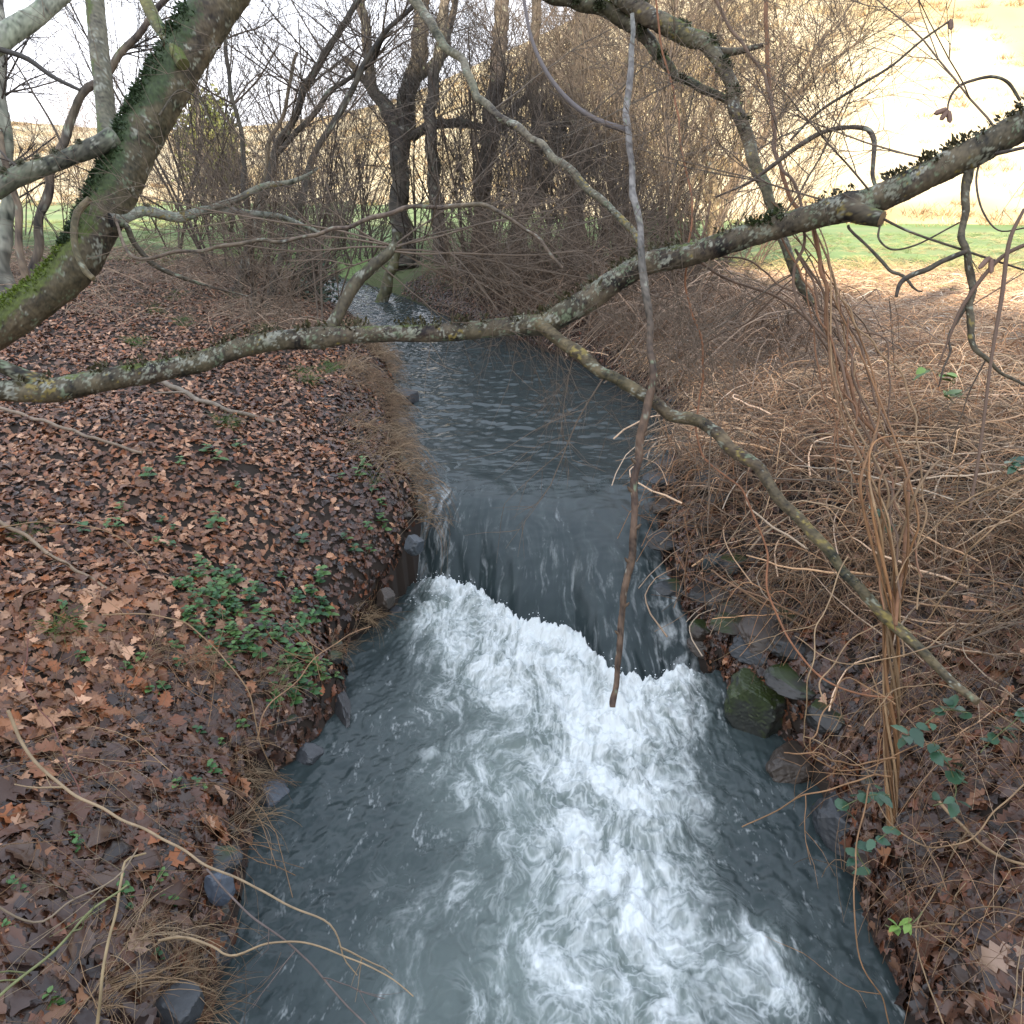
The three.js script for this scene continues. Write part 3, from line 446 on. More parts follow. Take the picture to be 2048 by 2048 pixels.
  twigsOn('twig', t, hang, [[0.3, [0.4, -0.7, 0], 0.15, 0.003, 1], [0.6, [0.6, 0.5, 0.1], 0.45, 0.003, 1], [0.8, [-0.3, -0.8, 0], 0.3, 0.004, 2]], o);
  // dark leafy lichen and moss in clumps
  const up2 = (list) => tufts('lichen_tuft', limb, spotsOn(limb, list), [0.06, 0.052, 0.02], 0.028, 9);
  for (const tt of [0.305, 0.345, 0.2, 0.14, 0.235, 0.43, 0.535, 0.05, 0.09, 0.115, 0.17, 0.26, 0.33, 0.385, 0.41, 0.46, 0.49, 0.595, 0.64, 0.655, 0.675, 0.705, 0.73, 0.765, 0.805, 0.845, 0.86, 0.95, 0.96]) up2([[tt, tt > 0.63 ? 13 : 8]]);
  tufts('moss_tuft', limb, spotsOn(limb, [[0.555, 26]], V(-0.6, 0.7, 0.4)), [0.035, 0.05, 0.012], 0.024, 9);
  tufts('lichen', limb, spotsOn(limb, axis(0.03, 0.85, 130).map((k) => [k + rr(-0.004, 0.004), Math.floor(rr(0, 4))]), V(0, 0.55, 0.7)), [0.3, 0.31, 0.22], 0.011, 8);
  tufts('lichen', low, spotsOn(low, axis(0.05, 0.95, 40).map((k) => [k, Math.floor(rr(0, 3))]), V(0, 0.3, 0.9)), [0.24, 0.2, 0.08], 0.006, 8);
  // hazel catkins
  const cat = (px, py, d, list) => { const b = new Batch(); for (const [dx, dy, L] of list) { const a = at(px, py, d), e = at(px + dx * L, py + dy * L, d); b.tube([a, a.clone().lerp(e, 0.15), a.clone().lerp(e, 0.5), a.clone().lerp(e, 0.85), e], [0.002, 0.0085, 0.0095, 0.0085, 0.003], 10, (p) => [0.2, 0.12, 0.09].map((c) => c * (1 + 0.5 * N(p.x * 300, p.y * 300, p.z * 300)))); } b.build('catkin', VC, t); };
  cat(1788, 205, 2.88, [[-0.9, 0.35, 28]]); cat(1788, 208, 2.88, [[-0.5, 0.7, 26]]); cat(1789, 208, 2.88, [[0.15, 0.9, 26]]);
  cat(1793, 36, 3.0, [[0.1, 1, 20]]); cat(1868, 484, 2.86, [[-0.7, 0.75, 30]]); cat(1870, 486, 2.86, [[0, 1, 30]]);
}
// twigs with catkins at the right edge
{
  const p = path([[1950, 455, 4], [1890, 485, 4], [1815, 580, 3.5], [1790, 640, 2], [1770, 690, 1.5]], 2.85, 2.9), t = thing('side_twig', 'thin reddish twig slanting down at the right edge', 'twig', p[0][0]);
  const b = new Batch(); b.tube(...resample(p, 0.03).slice(0, 2), 8, [0.13, 0.08, 0.055]); b.tube(...resample(path([[1932, 395, 3], [1906, 450, 4], [1890, 560, 4], [1870, 680, 3], [1850, 840, 3], [1830, 960, 3]], 2.85, 2.75), 0.03).slice(0, 2), 8, [0.13, 0.08, 0.055]); b.build('stem', VC, t);
}
// the straight stick that hangs in the middle
{
  const p = path([[1193, 26, 5], [1195, 60, 6.5], [1190, 130, 7.5], [1184, 200, 8], [1186, 250, 9], [1195, 330, 8], [1203, 420, 9], [1214, 490, 10], [1225, 600, 9.5], [1232, 690, 10.5], [1215, 780, 11], [1208, 840, 10], [1200, 900, 10], [1195, 1000, 9.5], [1182, 1100, 9], [1170, 1180, 8], [1163, 1290, 8], [1157, 1320, 8.5], [1156, 1334, 7]], 3.15, 3.0);
  const t = thing('hanging_stick', 'long bare stick hanging down over the foaming water', 'stick', p[p.length - 1][0]);
  const grey = bark([0.2, 0.19, 0.18], { lichen: 0.0, dark: 0.7 }), br = bark([0.115, 0.072, 0.045], { lichen: 0.02, dark: 0.6 });
  const m = limbMesh('stick', p, t, (q, n, a, r) => { const k = smoothstep(q.y, 1.6, 2.3), A = grey(q, n, a, r), C = br(q, n, a, r); return A.map((v, j) => lerp(C[j], v, k)); }, { sides: 18, lump: 0.13, wob: 0.02, thin: 0.72 });
  const b = new Batch(); b.tube(...resample(path([[1184, 246, 6], [1130, 228, 5], [1085, 200, 4.5], [1040, 150, 4], [1005, 80, 3.5], [985, -20, 3]], 3.14, 3.2), 0.03).slice(0, 2), 8, [0.14, 0.12, 0.12]); b.build('side_branch', VC, t);
  for (const [tt, dx] of [[0.62, 1], [0.7, -1], [0.75, 1], [0.8, -1], [0.86, 1], [0.9, -1], [0.66, -1]]) { const [q, , r] = along(m, tt), bb = new Batch(); bb.tube([q.clone(), q.clone().add(V(dx * r * 1.3, r, 0.004)), q.clone().add(V(dx * r * 1.9, r * 1.8, 0.005))], [r * 0.55, r * 0.5, r * 0.2], 7, [0.13, 0.085, 0.055]); bb.build('bud', VC, t); }
}
// the branches that come down from the top right
{
  const p = path([[1120, -60, 20], [1181, 0, 20], [1246, 45, 19], [1306, 72, 18], [1345, 95, 16], [1366, 130, 14], [1382, 170, 13], [1394, 215, 13], [1411, 265, 13], [1426, 310, 12], [1446, 365, 12], [1461, 410, 11], [1481, 465, 10], [1501, 515, 9], [1531, 575, 8]], 3.7, 3.4), t = thing('overhanging_branch', 'crooked mossy branch coming down from the top behind the limb', 'branch', p[0][0]);
  const m = limbMesh('limb', p, t, bark([0.12, 0.1, 0.06], { lichen: 0.14, moss: 0.2, yellow: 0.05 }), { sides: 36, step: 0.006, wob: 0.03, lump: 0.1, thin: 0.9 });
  const a = limbMesh('branch', path([[1000, -30, 18], [1066, -4, 18], [1166, 28, 17], [1216, 70, 15], [1246, 95, 12], [1276, 138, 10], [1316, 160, 9], [1366, 185, 8], [1400, 200, 6]], 3.75, 3.7), t, bark([0.08, 0.07, 0.04], { lichen: 0.1, moss: 0.45 }), { sides: 32, step: 0.006, wob: 0.03, lump: 0.1, thin: 0.9 });
  limbMesh('branch', path([[1345, 98, 10], [1385, 98, 7], [1440, 85, 4]], 3.65, 3.6), t, bark([0.1, 0.08, 0.05]), { sides: 12 });
  tufts('moss', t, [...spotsOn(m, [[0.15, 20], [0.26, 30], [0.34, 40], [0.4, 40], [0.47, 30], [0.55, 20], [0.78, 30]]), ...spotsOn(a, [[0.2, 40], [0.3, 40], [0.5, 40], [0.62, 40], [0.75, 40]], V(0, -0.2, 1))], [0.045, 0.055, 0.02], 0.016, 7);
  const o = { wob: 0.1, ang: [0.4, 1.1], trop: 0, col: [0.1, 0.08, 0.06], kids: [4, 3], seg: 0.05, min: 0.0012 };
  twigsOn('twig', t, a, [[0.6, [-0.8, -0.6, 0], 0.5, 0.005, 2], [0.75, [-0.8, -0.3, 0.1], 0.6, 0.005, 2], [0.8, [-0.1, -1, 0.1], 0.7, 0.004, 2], [0.9, [0.6, -0.5, 0.1], 0.5, 0.004, 2]], o);
  twigsOn('twig', t, m, [[0.5, [-0.8, 0.4, 0], 0.5, 0.004, 2], [0.62, [0.8, 0.4, 0], 0.6, 0.004, 2], [0.7, [-0.8, 0.1, 0], 0.5, 0.004, 2], [0.85, [0.5, -0.7, 0.2], 0.6, 0.004, 2], [0.92, [-0.7, -0.3, 0.2], 0.5, 0.004, 2]], o);
}
// the slim diagonal branch in the middle of the thicket
{
  const p = path([[755, -50, 10], [771, -15, 10], [805, 34, 10], [839, 82, 9], [874, 126, 9], [894, 171, 8], [935, 212, 8], [976, 243, 8], [1021, 277, 8], [1062, 308, 8], [1099, 342, 8], [1140, 383, 7.5], [1181, 424, 7], [1215, 470, 6]], 4.3, 3.45), t = thing('diagonal_branch', 'slim pale branch with yellow lichen slanting down through the thicket', 'branch', p[0][0]);
  const m = limbMesh('limb', p, t, bark([0.17, 0.15, 0.105], { lichen: 0.12, yellow: 0.1, dark: 0.7 }), { sides: 26, step: 0.006, wob: 0.03, thin: 0.9, lump: 0.1 });
  const o = { wob: 0.1, ang: [0.4, 1.1], trop: 0, col: [0.13, 0.1, 0.075], kids: [4, 4, 3], seg: 0.06, min: 0.0012 };
  twigsOn('twig', t, m, [[0.9, [-0.9, -0.2, 0], 0.6, 0.004, 2], [0.8, [-0.7, -0.5, 0.1], 0.6, 0.004, 3], [0.7, [0.7, 0.2, 0], 0.6, 0.004, 3], [0.6, [-0.6, -0.6, 0], 0.7, 0.004, 3], [0.5, [0.7, 0.4, 0], 0.7, 0.005, 3], [0.35, [-0.6, -0.7, 0], 0.6, 0.004, 2]], o);
}

// ---------------------------------------------------------------- climbers and canes on the right
function cane(name, label, cat, list, r, col, group, o = {}) {   // list: [px, py] with a depth or 'g' for lying on the ground
  const rows = list.map(([x, y, d, k]) => { let p, dd; if (d === 'g') { p = cast(x, y); dd = depthOf(p); p.y += (k ?? 0.012); } else { p = at(x, y, d); } return [p, r * (o.taper ? 1 : 1)]; });
  const fine = cat === 'stick' ? 0.9 : cat === 'vine' ? 0.85 : 0.68;
  rows.forEach((q, k) => { q[1] = r * fine * lerp(1, o.end ?? 0.7, k / (rows.length - 1)); });
  const t = thing(name, label, cat, rows[0][0], group), b = new Batch(), [P, R] = resample(rows, 0.022, o.wob ?? 0.02);
  b.tube(P, R, 8, (p, n, a) => col.map((c) => c * (1 + 0.35 * N(p.x * 40, p.y * 40, p.z * 40) + 0.25 * N(a * 60, 3, r * 900)))); b.build('stem', VC, t);
  const nt = o.twigs ?? 0;
  for (let k = 0; k < nt; k++) { const i = Math.floor(rr(0.15, 0.95) * (P.length - 1)), bb = new Batch(); grow(bb, P[i], V(rr(-1, 1), rr(-0.6, 1), rr(-0.4, 1)), rr(0.1, 0.3), r * 0.45, 1, { wob: 0.2, trop: -0.03, col, kids: [2], seg: 0.04, min: 0.0011 }); bb.build('twig', VC, t); }
  return t;
}
const RUST = [0.2, 0.095, 0.045], TAN = [0.27, 0.17, 0.09], BROWN = [0.14, 0.085, 0.055];
cane('climbing_vine', 'thick rusty climbing stem hanging from the top past the right fork', 'vine', [[1446, -30, 3.5], [1446, 75, 3.5], [1451, 160, 3.5], [1458, 240, 3.45], [1466, 300, 3.4], [1486, 350, 3.35], [1511, 400, 3.3], [1536, 440, 3.25], [1551, 500, 3.2], [1556, 575, 3.15], [1561, 635, 3.1], [1590, 700, 3.05], [1616, 770, 3], [1666, 825, 2.95], [1701, 875, 2.9], [1716, 925, 2.85], [1712, 1010, 2.75], [1700, 1100, 2.65], [1690, 1180, 2.6]], 0.0115, RUST, null, { wob: 0.025, end: 0.6 });
cane('climbing_vine', 'brown climbing stem slanting from the top beside the rusty one', 'vine', [[1340, -30, 3.55], [1376, 50, 3.55], [1406, 90, 3.5], [1441, 135, 3.5], [1458, 200, 3.45], [1461, 280, 3.4], [1500, 345, 3.3], [1520, 420, 3.25], [1500, 540, 3.2], [1530, 600, 3.1], [1571, 660, 3.05], [1620, 790, 2.95], [1660, 860, 2.9]], 0.009, BROWN, null, { wob: 0.03 });
cane('climbing_vine', 'thin rusty stem hanging right of the bare hanging stick', 'vine', [[1236, -20, 3.6], [1246, 75, 3.6], [1261, 135, 3.6], [1276, 200, 3.55], [1286, 280, 3.5], [1296, 330, 3.5], [1306, 390, 3.45], [1300, 450, 3.4], [1293, 525, 3.4], [1306, 590, 3.4], [1326, 650, 3.4], [1321, 750, 3.4], [1311, 800, 3.3], [1326, 860, 3.25], [1366, 895, 3.2], [1406, 940, 3.1], [1446, 1041, 3.0], [1446, 1101, 2.95], [1466, 1161, 2.9], [1501, 1226, 2.8], [1541, 1271, 2.75], [1581, 1296, 2.7], [1631, 1311, 2.65], [1686, 1316, 2.6]], 0.0055, [0.24, 0.1, 0.045], null, { wob: 0.015 });
cane('climbing_vine', 'grey brown stem running from the fork down into the brambles', 'vine', [[1500, 470, 3.3], [1560, 560, 3.2], [1620, 640, 3.1], [1640, 700, 3.05], [1650, 760, 3], [1672, 800, 2.95], [1672, 800, 'g']], 0.006, BROWN, null, { wob: 0.03 });
cane('climbing_vine', 'thin dark stem crossing low in front of the dead brambles', 'vine', [[1340, 380, 3.45], [1330, 470, 3.4], [1400, 490, 3.4], [1480, 540, 3.3], [1580, 610, 3.2], [1670, 640, 3.1], [1677, 700, 3.05], [1675, 790, 3]], 0.005, BROWN, null, { wob: 0.03 });
cane('bramble_cane', 'long straight dark cane slanting up to the right above the far bramble', 'bramble', [[1240, 690, 3.9], [1340, 640, 3.8], [1430, 590, 3.7], [1500, 520, 3.6], [1530, 480, 3.5]], 0.006, BROWN, null, {});
cane('bramble_cane', 'brown cane arching along the right bank under the thick limb', 'bramble', [[1300, 480, 3.6], [1380, 530, 3.6], [1450, 555, 3.5], [1510, 590, 3.45], [1560, 660, 3.4], [1590, 700, 'g']], 0.009, BROWN, null, {});
cane('bramble_cane', 'rusty cane hanging down the middle of the right bank', 'bramble', [[1600, 600, 3.1], [1590, 760, 3.0], [1576, 830, 2.95], [1580, 910, 2.9], [1640, 970, 2.85], [1668, 1060, 2.75], [1690, 1170, 2.6]], 0.0045, RUST, null, {});
[['reddish climber rising left of the twisted vine', 1470, 440, 1600, 760, 1668, 1150, 0.005, RUST], ['brown climber rising through the middle of the vines', 1500, 470, 1640, 800, 1700, 1130, 0.006, BROWN], ['tan climber bowed out to the right of the vines', 1540, 440, 1720, 760, 1730, 1150, 0.005, TAN], ['thin rusty climber bowed out to the left of the vines', 1520, 500, 1590, 860, 1690, 1190, 0.004, RUST], ['straight pale climber just right of the twisted vine', 1560, 480, 1690, 900, 1705, 1240, 0.0045, TAN], ['reddish climber crossing over the twisted vine', 1580, 560, 1660, 880, 1740, 1090, 0.005, [0.22, 0.11, 0.06]]].forEach(([label, ax, ay, bx, by, ex, ey, r, col]) => cane('climbing_vine', label, 'vine', [[ax, ay, 3.3], [(ax + bx) / 2 + rr(-20, 20), (ay + by) / 2, 3.1], [bx, by, 2.95], [(bx + ex) / 2 + rr(-15, 15), (by + ey) / 2, 2.75], [ex, ey, 2.6]], r, col, null, { wob: 0.04, twigs: 2 }));
// the twisted bundle low on the right
{
  const foot = cast(1682, 1545), df = depthOf(foot), t = thing('twisted_vine', 'rope-like bundle of twisted orange vine stems low on the right bank', 'vine', foot);
  for (let k = 0; k < 11; k++) {
    const ph = k / 11 * 6.283, rows = []; const tx = 1690 + rr(-60, 60);
    for (let j = 0; j <= 16; j++) { const u = j / 16, y = lerp(1560, 950 + 40 * Math.sin(k * 2.3), u), a = ph + u * 7.5, s = 13 * (0.5 + 0.6 * Math.sin(Math.PI * Math.min(1, u * 1.2))) + 40 * Math.max(0, u - 0.62) ** 1.3; const p = at(lerp(1682, tx, Math.max(0, u - 0.55) * 2) + Math.cos(a) * s, y, lerp(df - 0.03, 2.62, u)); p.z += 0.02 * Math.sin(a); rows.push([p, rr(0.003, 0.0055)]); }
    if (k % 2) rows.push([at(1610 + rr(-70, 60), 740 + rr(-30, 30), 2.95), 0.0038], [at(1545 + rr(-45, 30), 500 + rr(-30, 30), 3.25), 0.003], [at(1490 + rr(-60, 60), 380, 3.42), 0.0025]); else rows.push([at(tx + rr(-30, 60), 860 + rr(-40, 20), 2.75), 0.003], [at(tx + rr(-20, 120), 830 + rr(-10, 60), 2.9), 0.0018]);
    const b = new Batch(), v = rr(0.6, 1.25), c = pick([RUST, TAN, [0.26, 0.13, 0.055]]); b.tube(...resample(rows, 0.025).slice(0, 2), 7, (p) => c.map((x) => x * v * (1 + 0.4 * N(p.x * 60, p.y * 60, p.z * 60)))); b.build('vine_stem', VC, t);
  }
}
// looping tan stems in front of the right bank
const loops = [
  ['tan stem looping in a wide open ring above the mossy boulder', [[1690, 1330], [1650, 1300], [1600, 1280], [1560, 1330], [1540, 1390], [1530, 1400], [1560, 1440], [1640, 1450], [1700, 1420], [1740, 1400]]],
  ['tan stem bowing from the twisted vine towards the water', [[1690, 1430], [1620, 1440], [1560, 1430], [1510, 1425], [1480, 1420]]],
  ['pale stem reaching left over the pool from the twisted vine', [[1680, 1465], [1600, 1475], [1540, 1500], [1460, 1530], [1400, 1560]]],
  ['orange stem curling round the twisted vine at knee height', [[1560, 1330], [1550, 1290], [1600, 1210], [1680, 1180], [1740, 1200]]],
  ['straw stem arching at the right edge level with the vine foot', [[1932, 1380], [1850, 1320], [1760, 1290], [1680, 1310], [1630, 1370]]],
  ['straw stem hanging over the boulder in a narrow loop', [[1600, 1050], [1560, 1130], [1530, 1220], [1515, 1330], [1520, 1400], [1560, 1440]]],
  ['tan stem sweeping low from the right edge below the green leaves', [[1932, 1480], [1850, 1560], [1760, 1600], [1690, 1570], [1650, 1500]]],
  ['straw stem bent like a hook at the bottom right', [[1780, 1932], [1730, 1780], [1760, 1670], [1830, 1640], [1800, 1700]]],
  ['pale stem with side twigs in the bottom right corner', [[1932, 1700], [1860, 1680], [1800, 1740], [1720, 1750]]],
  ['thin green stem hanging down into the pool on the right', [[1640, 1480], [1615, 1600], [1610, 1700], [1630, 1800], [1680, 1940]]],
  ['long straight tan stem slanting across the upper right bank', [[1932, 960], [1850, 1010], [1800, 1100], [1740, 1180]]],
  ['orange stem rising steeply at the right edge of the bank', [[1932, 900], [1850, 940], [1760, 1000], [1690, 1100]]],
  ['brown thick cane running down to the right bottom', [[1760, 1500], [1840, 1580], [1900, 1620], [1960, 1640]]],
  ['straw stem crossing the vine bundle at its middle', [[1800, 1180], [1720, 1230], [1640, 1250], [1560, 1240], [1500, 1200]]],
];
loops.forEach(([label, list], k) => cane('bramble_cane', label, 'bramble', list.map(([x, y], j) => [x, y, 2.55 + 0.12 * Math.sin(k * 1.7 + j) - Math.max(0, y - 1450) * 0.0007]), k === 12 ? 0.008 : rr(0.0028, 0.0045), pick([TAN, [0.3, 0.2, 0.11], [0.26, 0.14, 0.065]]), null, { wob: 0.03, twigs: k % 3 === 2 ? 4 : 1 }));
// sticks and canes on the left bank
cane('fallen_stick', 'grey broken stick lying on the leaves under the spanning limb', 'stick', [[295, 730, 'g', 0.05], [350, 755, 'g', 0.05], [420, 778, 'g', 0.03], [520, 803, 'g', 0.02]], 0.022, [0.2, 0.16, 0.12], null, { wob: 0.02, twigs: 1 });
cane('fallen_stick', 'pale straight stick lying at the left edge in the leaves', 'stick', [[-20, 772, 'g', 0.03], [80, 805, 'g', 0.03], [170, 835, 'g', 0.03], [270, 866, 'g', 0.03]], 0.013, [0.23, 0.17, 0.12], null, {});
cane('fallen_stick', 'pale brown stick lower at the left edge below the pale straight one', 'stick', [[-20, 990, 'g', 0.06], [50, 1030, 'g', 0.05], [120, 1075, 'g', 0.04], [215, 1125, 'g', 0.02]], 0.011, [0.25, 0.18, 0.12], null, { twigs: 1 });
cane('bramble_cane', 'tan cane bowed over the leaves near the left edge', 'bramble', [[-20, 1020, 'g', 0.05], [60, 1022, 'g', 0.09], [140, 1025, 'g', 0.1], [220, 1040, 'g', 0.08], [278, 1075, 'g', 0.02]], 0.005, TAN, null, {});
cane('bramble_cane', 'long cane running from the left bank out over the pool', 'bramble', [[15, 1340, 2.3], [40, 1400, 2.3], [100, 1470, 2.28], [200, 1530, 2.25], [300, 1580, 2.2], [400, 1635, 2.15], [480, 1675, 2.12], [560, 1715, 2.1], [620, 1745, 2.1], [638, 1770, 2.1], [650, 1810, 2.1], [674, 1840, 2.1]], 0.0075, [0.28, 0.2, 0.12], null, { wob: 0.015, twigs: 2, end: 0.3 });
cane('bramble_cane', 'thin grey cane forking over the lower left water', 'bramble', [[390, 1640, 2.2], [450, 1700, 2.15], [530, 1770, 2.1], [590, 1820, 2.08], [640, 1880, 2.05], [700, 1945, 2.0]], 0.0045, [0.12, 0.09, 0.08], null, { wob: 0.015, twigs: 3 });
cane('bramble_cane', 'thick upright tan cane at the bottom left with a bent top', 'bramble', [[180, 1960, 2.0], [195, 1850, 2.0], [205, 1750, 2.05], [225, 1660, 2.1], [240, 1620, 2.15], [275, 1610, 2.2]], 0.0065, [0.3, 0.22, 0.12], null, { end: 0.6 });
cane('bramble_cane', 'curved cane bridging from the bottom left bank to the water', 'bramble', [[300, 1775, 2.2], [350, 1768, 2.15], [400, 1782, 2.12], [430, 1795, 2.1], [520, 1785, 2.08], [600, 1790, 2.05], [690, 1820, 2.0], [780, 1880, 1.95]], 0.0058, [0.27, 0.19, 0.11], null, { wob: 0.02, end: 0.4 });
cane('bramble_cane', 'rusty fine cane arching over the green patch to the water edge', 'bramble', [[485, 1395, 2.9], [500, 1350, 2.9], [560, 1280, 2.95], [620, 1220, 3.0], [700, 1182, 3.1]], 0.004, [0.26, 0.15, 0.08], null, { twigs: 1 });
cane('bramble_cane', 'tan cane running along the straw tuft beside the green patch', 'bramble', [[200, 1185, 'g', 0.05], [280, 1210, 'g', 0.12], [350, 1235, 'g', 0.15], [430, 1290, 'g', 0.13], [475, 1360, 'g', 0.1], [500, 1450, 'g', 0.06], [540, 1510, 'g', 0.02]], 0.005, TAN, null, { twigs: 3 });
cane('bramble_cane', 'dark red cane threading the wet leaves left of the straw tuft', 'bramble', [[60, 1230, 'g', 0.05], [60, 1330, 'g', 0.08], [110, 1420, 'g', 0.08], [150, 1510, 'g', 0.06], [160, 1580, 'g', 0.03]], 0.0035, [0.16, 0.06, 0.045], null, { twigs: 3 });
cane('bramble_cane', 'green mossy cane in the bottom left corner', 'bramble', [[-20, 1900, 1.75], [40, 1850, 1.8], [100, 1800, 1.85], [170, 1720, 1.9], [240, 1670, 1.95]], 0.005, [0.16, 0.17, 0.07], null, { twigs: 3 });
cane('bramble_cane', 'grey cane crossing the wet leaves low at the left edge', 'bramble', [[-20, 1700, 1.9], [80, 1740, 1.95], [160, 1690, 2], [230, 1640, 2.05], [260, 1600, 2.1]], 0.004, [0.2, 0.15, 0.1], null, { twigs: 3 });
// ---------------------------------------------------------------- stones
function stoneGeo(detail, rough, flat, k) {
  const g = new THREE.IcosahedronGeometry(1, detail), p = g.attributes.position;
  for (let i = 0; i < p.count; i++) {
    const v = V(p.getX(i), p.getY(i), p.getZ(i)), n = v.clone(); let r = 1 + rough * 0.5 * N(n.x * 1.3 + k * 7, n.y * 1.3, n.z * 1.3) + rough * 0.25 * N(n.x * 4 + k, n.y * 4, n.z * 4);
    for (const [ax, ay, az, d] of [[0.2, 1, 0.1, flat], [-0.8, 0.3, 0.5, 0.8], [0.7, 0.2, 0.7, 0.82], [0.1, -0.2, -1, 0.8], [0.95, -0.1, -0.3, 0.85]]) { const l = Math.hypot(ax, ay, az), q = (n.x * ax + n.y * ay + n.z * az) / l; if (q * r > d) r = d / q; }
    v.multiplyScalar(r + 0.02 * N(n.x * 14, n.y * 14 + k, n.z * 14)); p.setXYZ(i, v.x, v.y, v.z);
  }
  g.deleteAttribute('uv'); g.computeVertexNormals(); return g;
}
let stoneNo = 0;
function stone(label, where, size, [sx, sy, sz], turn, tilt, col, o = {}) {
  const k = ++stoneNo, g = stoneGeo(o.detail ?? 9, 0.35, o.flat ?? 0.7, k);
  g.scale(size * sx, size * sy, size * sz); g.rotateX(tilt[0]); g.rotateZ(tilt[1]); g.rotateY(turn); g.computeVertexNormals();
  const p = where.clone(), pos = g.attributes.position, nor = g.attributes.normal, c = [];
  for (let i = 0; i < pos.count; i++) {
    const x = pos.getX(i) + p.x, y = pos.getY(i) + p.y, z = pos.getZ(i) + p.z, b = 1 + 0.6 * fbm(x * 12, y * 12, z * 12, 3) + 0.35 * N(x * 60, y * 60, z * 60), m = smoothstep(nor.getY(i) * 0.8 + fbm(x * 8, y * 8, z * 8, 3) * 1.2 + (o.moss ?? -1) - 0.5, 0, 0.4);
    c.push(...col.map((v, j) => lerp(v * b, [0.03, 0.042, 0.012][j] * b, m)));
  }
  g.setAttribute('color', new THREE.Float32BufferAttribute(c, 3));
  const r = mesh(o.name ?? 'stone', g, o.dry ? VC : WET); r.position.copy(p); return tag(r, label, o.name === 'slate' ? 'slate' : 'stone');
}
const SL = [0.035, 0.038, 0.042], BR = [0.05, 0.038, 0.03], w0 = (x, y, h = 0.05) => onPlane(x, y, h);
stone('big dark boulder furred with moss at the right side of the fall', w0(1432, 1330, 0.12), 0.25, [0.62, 0.7, 0.62], 0.4, [0.1, 0.1], [0.03, 0.032, 0.028], { moss: 0.45, detail: 16 });
stone('brown flat slab lying on the bank behind the mossy boulder', w0(1480, 1195, 0.36), 0.24, [0.9, 0.3, 0.75], 0.5, [0.25, 0.1], [0.06, 0.045, 0.036], { name: 'slate', flat: 0.5 });
stone('teal grey slate standing out of the right bank', w0(1348, 1062, 0.42), 0.1, [0.75, 0.7, 0.4], 0.2, [0.3, 0.1], [0.045, 0.062, 0.066], { name: 'slate', flat: 0.5 });
stone('dark wet stone left of the teal grey slate', w0(1292, 1025, 0.36), 0.13, [0.8, 0.75, 0.8], 1.1, [0, 0.2], SL);
stone('low dark stone awash at the right edge above the fall', w0(1272, 955, 0.38), 0.14, [1.05, 0.5, 0.8], 0.3, [0, 0], SL);
stone('wide dark stone awash farther up on the right edge', w0(1290, 895, 0.4), 0.2, [1.1, 0.45, 0.6], 0.1, [0, 0], [0.04, 0.036, 0.034]);
stone('brown stone under the slab at the edge of the side fall', w0(1375, 1130, 0.3), 0.15, [0.9, 0.5, 0.7], 0.9, [0.1, 0.1], BR);
stone('thin pale slate edge tucked under the mossy boulder', w0(1545, 1375, 0.12), 0.13, [1.0, 0.16, 0.5], -0.2, [0.1, 0], [0.1, 0.085, 0.065], { name: 'slate' });
stone('dark stone sunk at the waterline below the mossy boulder', w0(1500, 1440, 0.04), 0.16, [1, 0.45, 0.6], 0.7, [0, 0], BR);
stone('black wet stone at the foot of the right bank', w0(1600, 1560, 0.05), 0.17, [0.7, 0.6, 0.9], 0.2, [0, 0], SL);
stone('dark mossy stone in the bottom right corner', w0(1880, 1850, 0.2), 0.17, [0.9, 0.7, 0.8], 0.2, [0, 0.1], [0.03, 0.03, 0.025], { moss: 0.35 });
stone('submerged brown stone in the side fall', w0(1335, 1215, 0.1), 0.12, [0.9, 0.45, 0.8], 0.5, [0.2, 0], BR);
stone('blue grey slate sticking out of the lower left bank', w0(415, 1672, 0.22), 0.06, [0.8, 1.0, 0.3], 0.3, [-0.35, 0.1], [0.07, 0.085, 0.11], { name: 'slate', flat: 0.6 });
stone('dark stone under the blue grey slate at the waterline', w0(395, 1800, 0.05), 0.1, [0.7, 0.7, 0.7], 0.8, [0, 0], SL);
stone('wet leaning slate at the left waterline beside the green patch', w0(640, 1335, 0.0), 0.15, [0.3, 0.6, 1.1], 0.45, [0.1, -0.3], [0.045, 0.045, 0.047], { name: 'slate' });
stone('small wet slate at the waterline below the leaning one', w0(584, 1425, 0.0), 0.08, [0.8, 0.6, 0.8], 0.3, [0, -0.3], [0.05, 0.054, 0.06], { name: 'slate' });
stone('flat slate at the left waterline under the drooping straw', w0(515, 1500, -0.01), 0.1, [0.7, 0.5, 0.9], 0.2, [0, -0.2], [0.06, 0.07, 0.085], { name: 'slate' });
stone('small blue grey stone at the left lip of the fall', w0(782, 1028, 0.42), 0.08, [0.7, 0.8, 0.7], 0.2, [0, -0.2], [0.055, 0.065, 0.075]);
stone('dark stone jutting into the upper stream from the left bank', w0(762, 750, 0.44), 0.17, [0.9, 0.55, 0.8], 0.4, [0, 0], SL);
stone('black stone below the jutting one in the upper stream', w0(755, 800, 0.42), 0.12, [0.9, 0.5, 0.9], 0.1, [0, 0], SL);
stone('dark stone in the left bank wall near the fall', w0(728, 1130, 0.16), 0.09, [0.6, 0.7, 0.8], 0.1, [0, -0.2], BR);
stone('slate block in the lower left bank in shadow', w0(340, 1900, 0.22), 0.08, [0.8, 0.7, 0.8], 0.6, [0.1, 0], SL, { name: 'slate' });

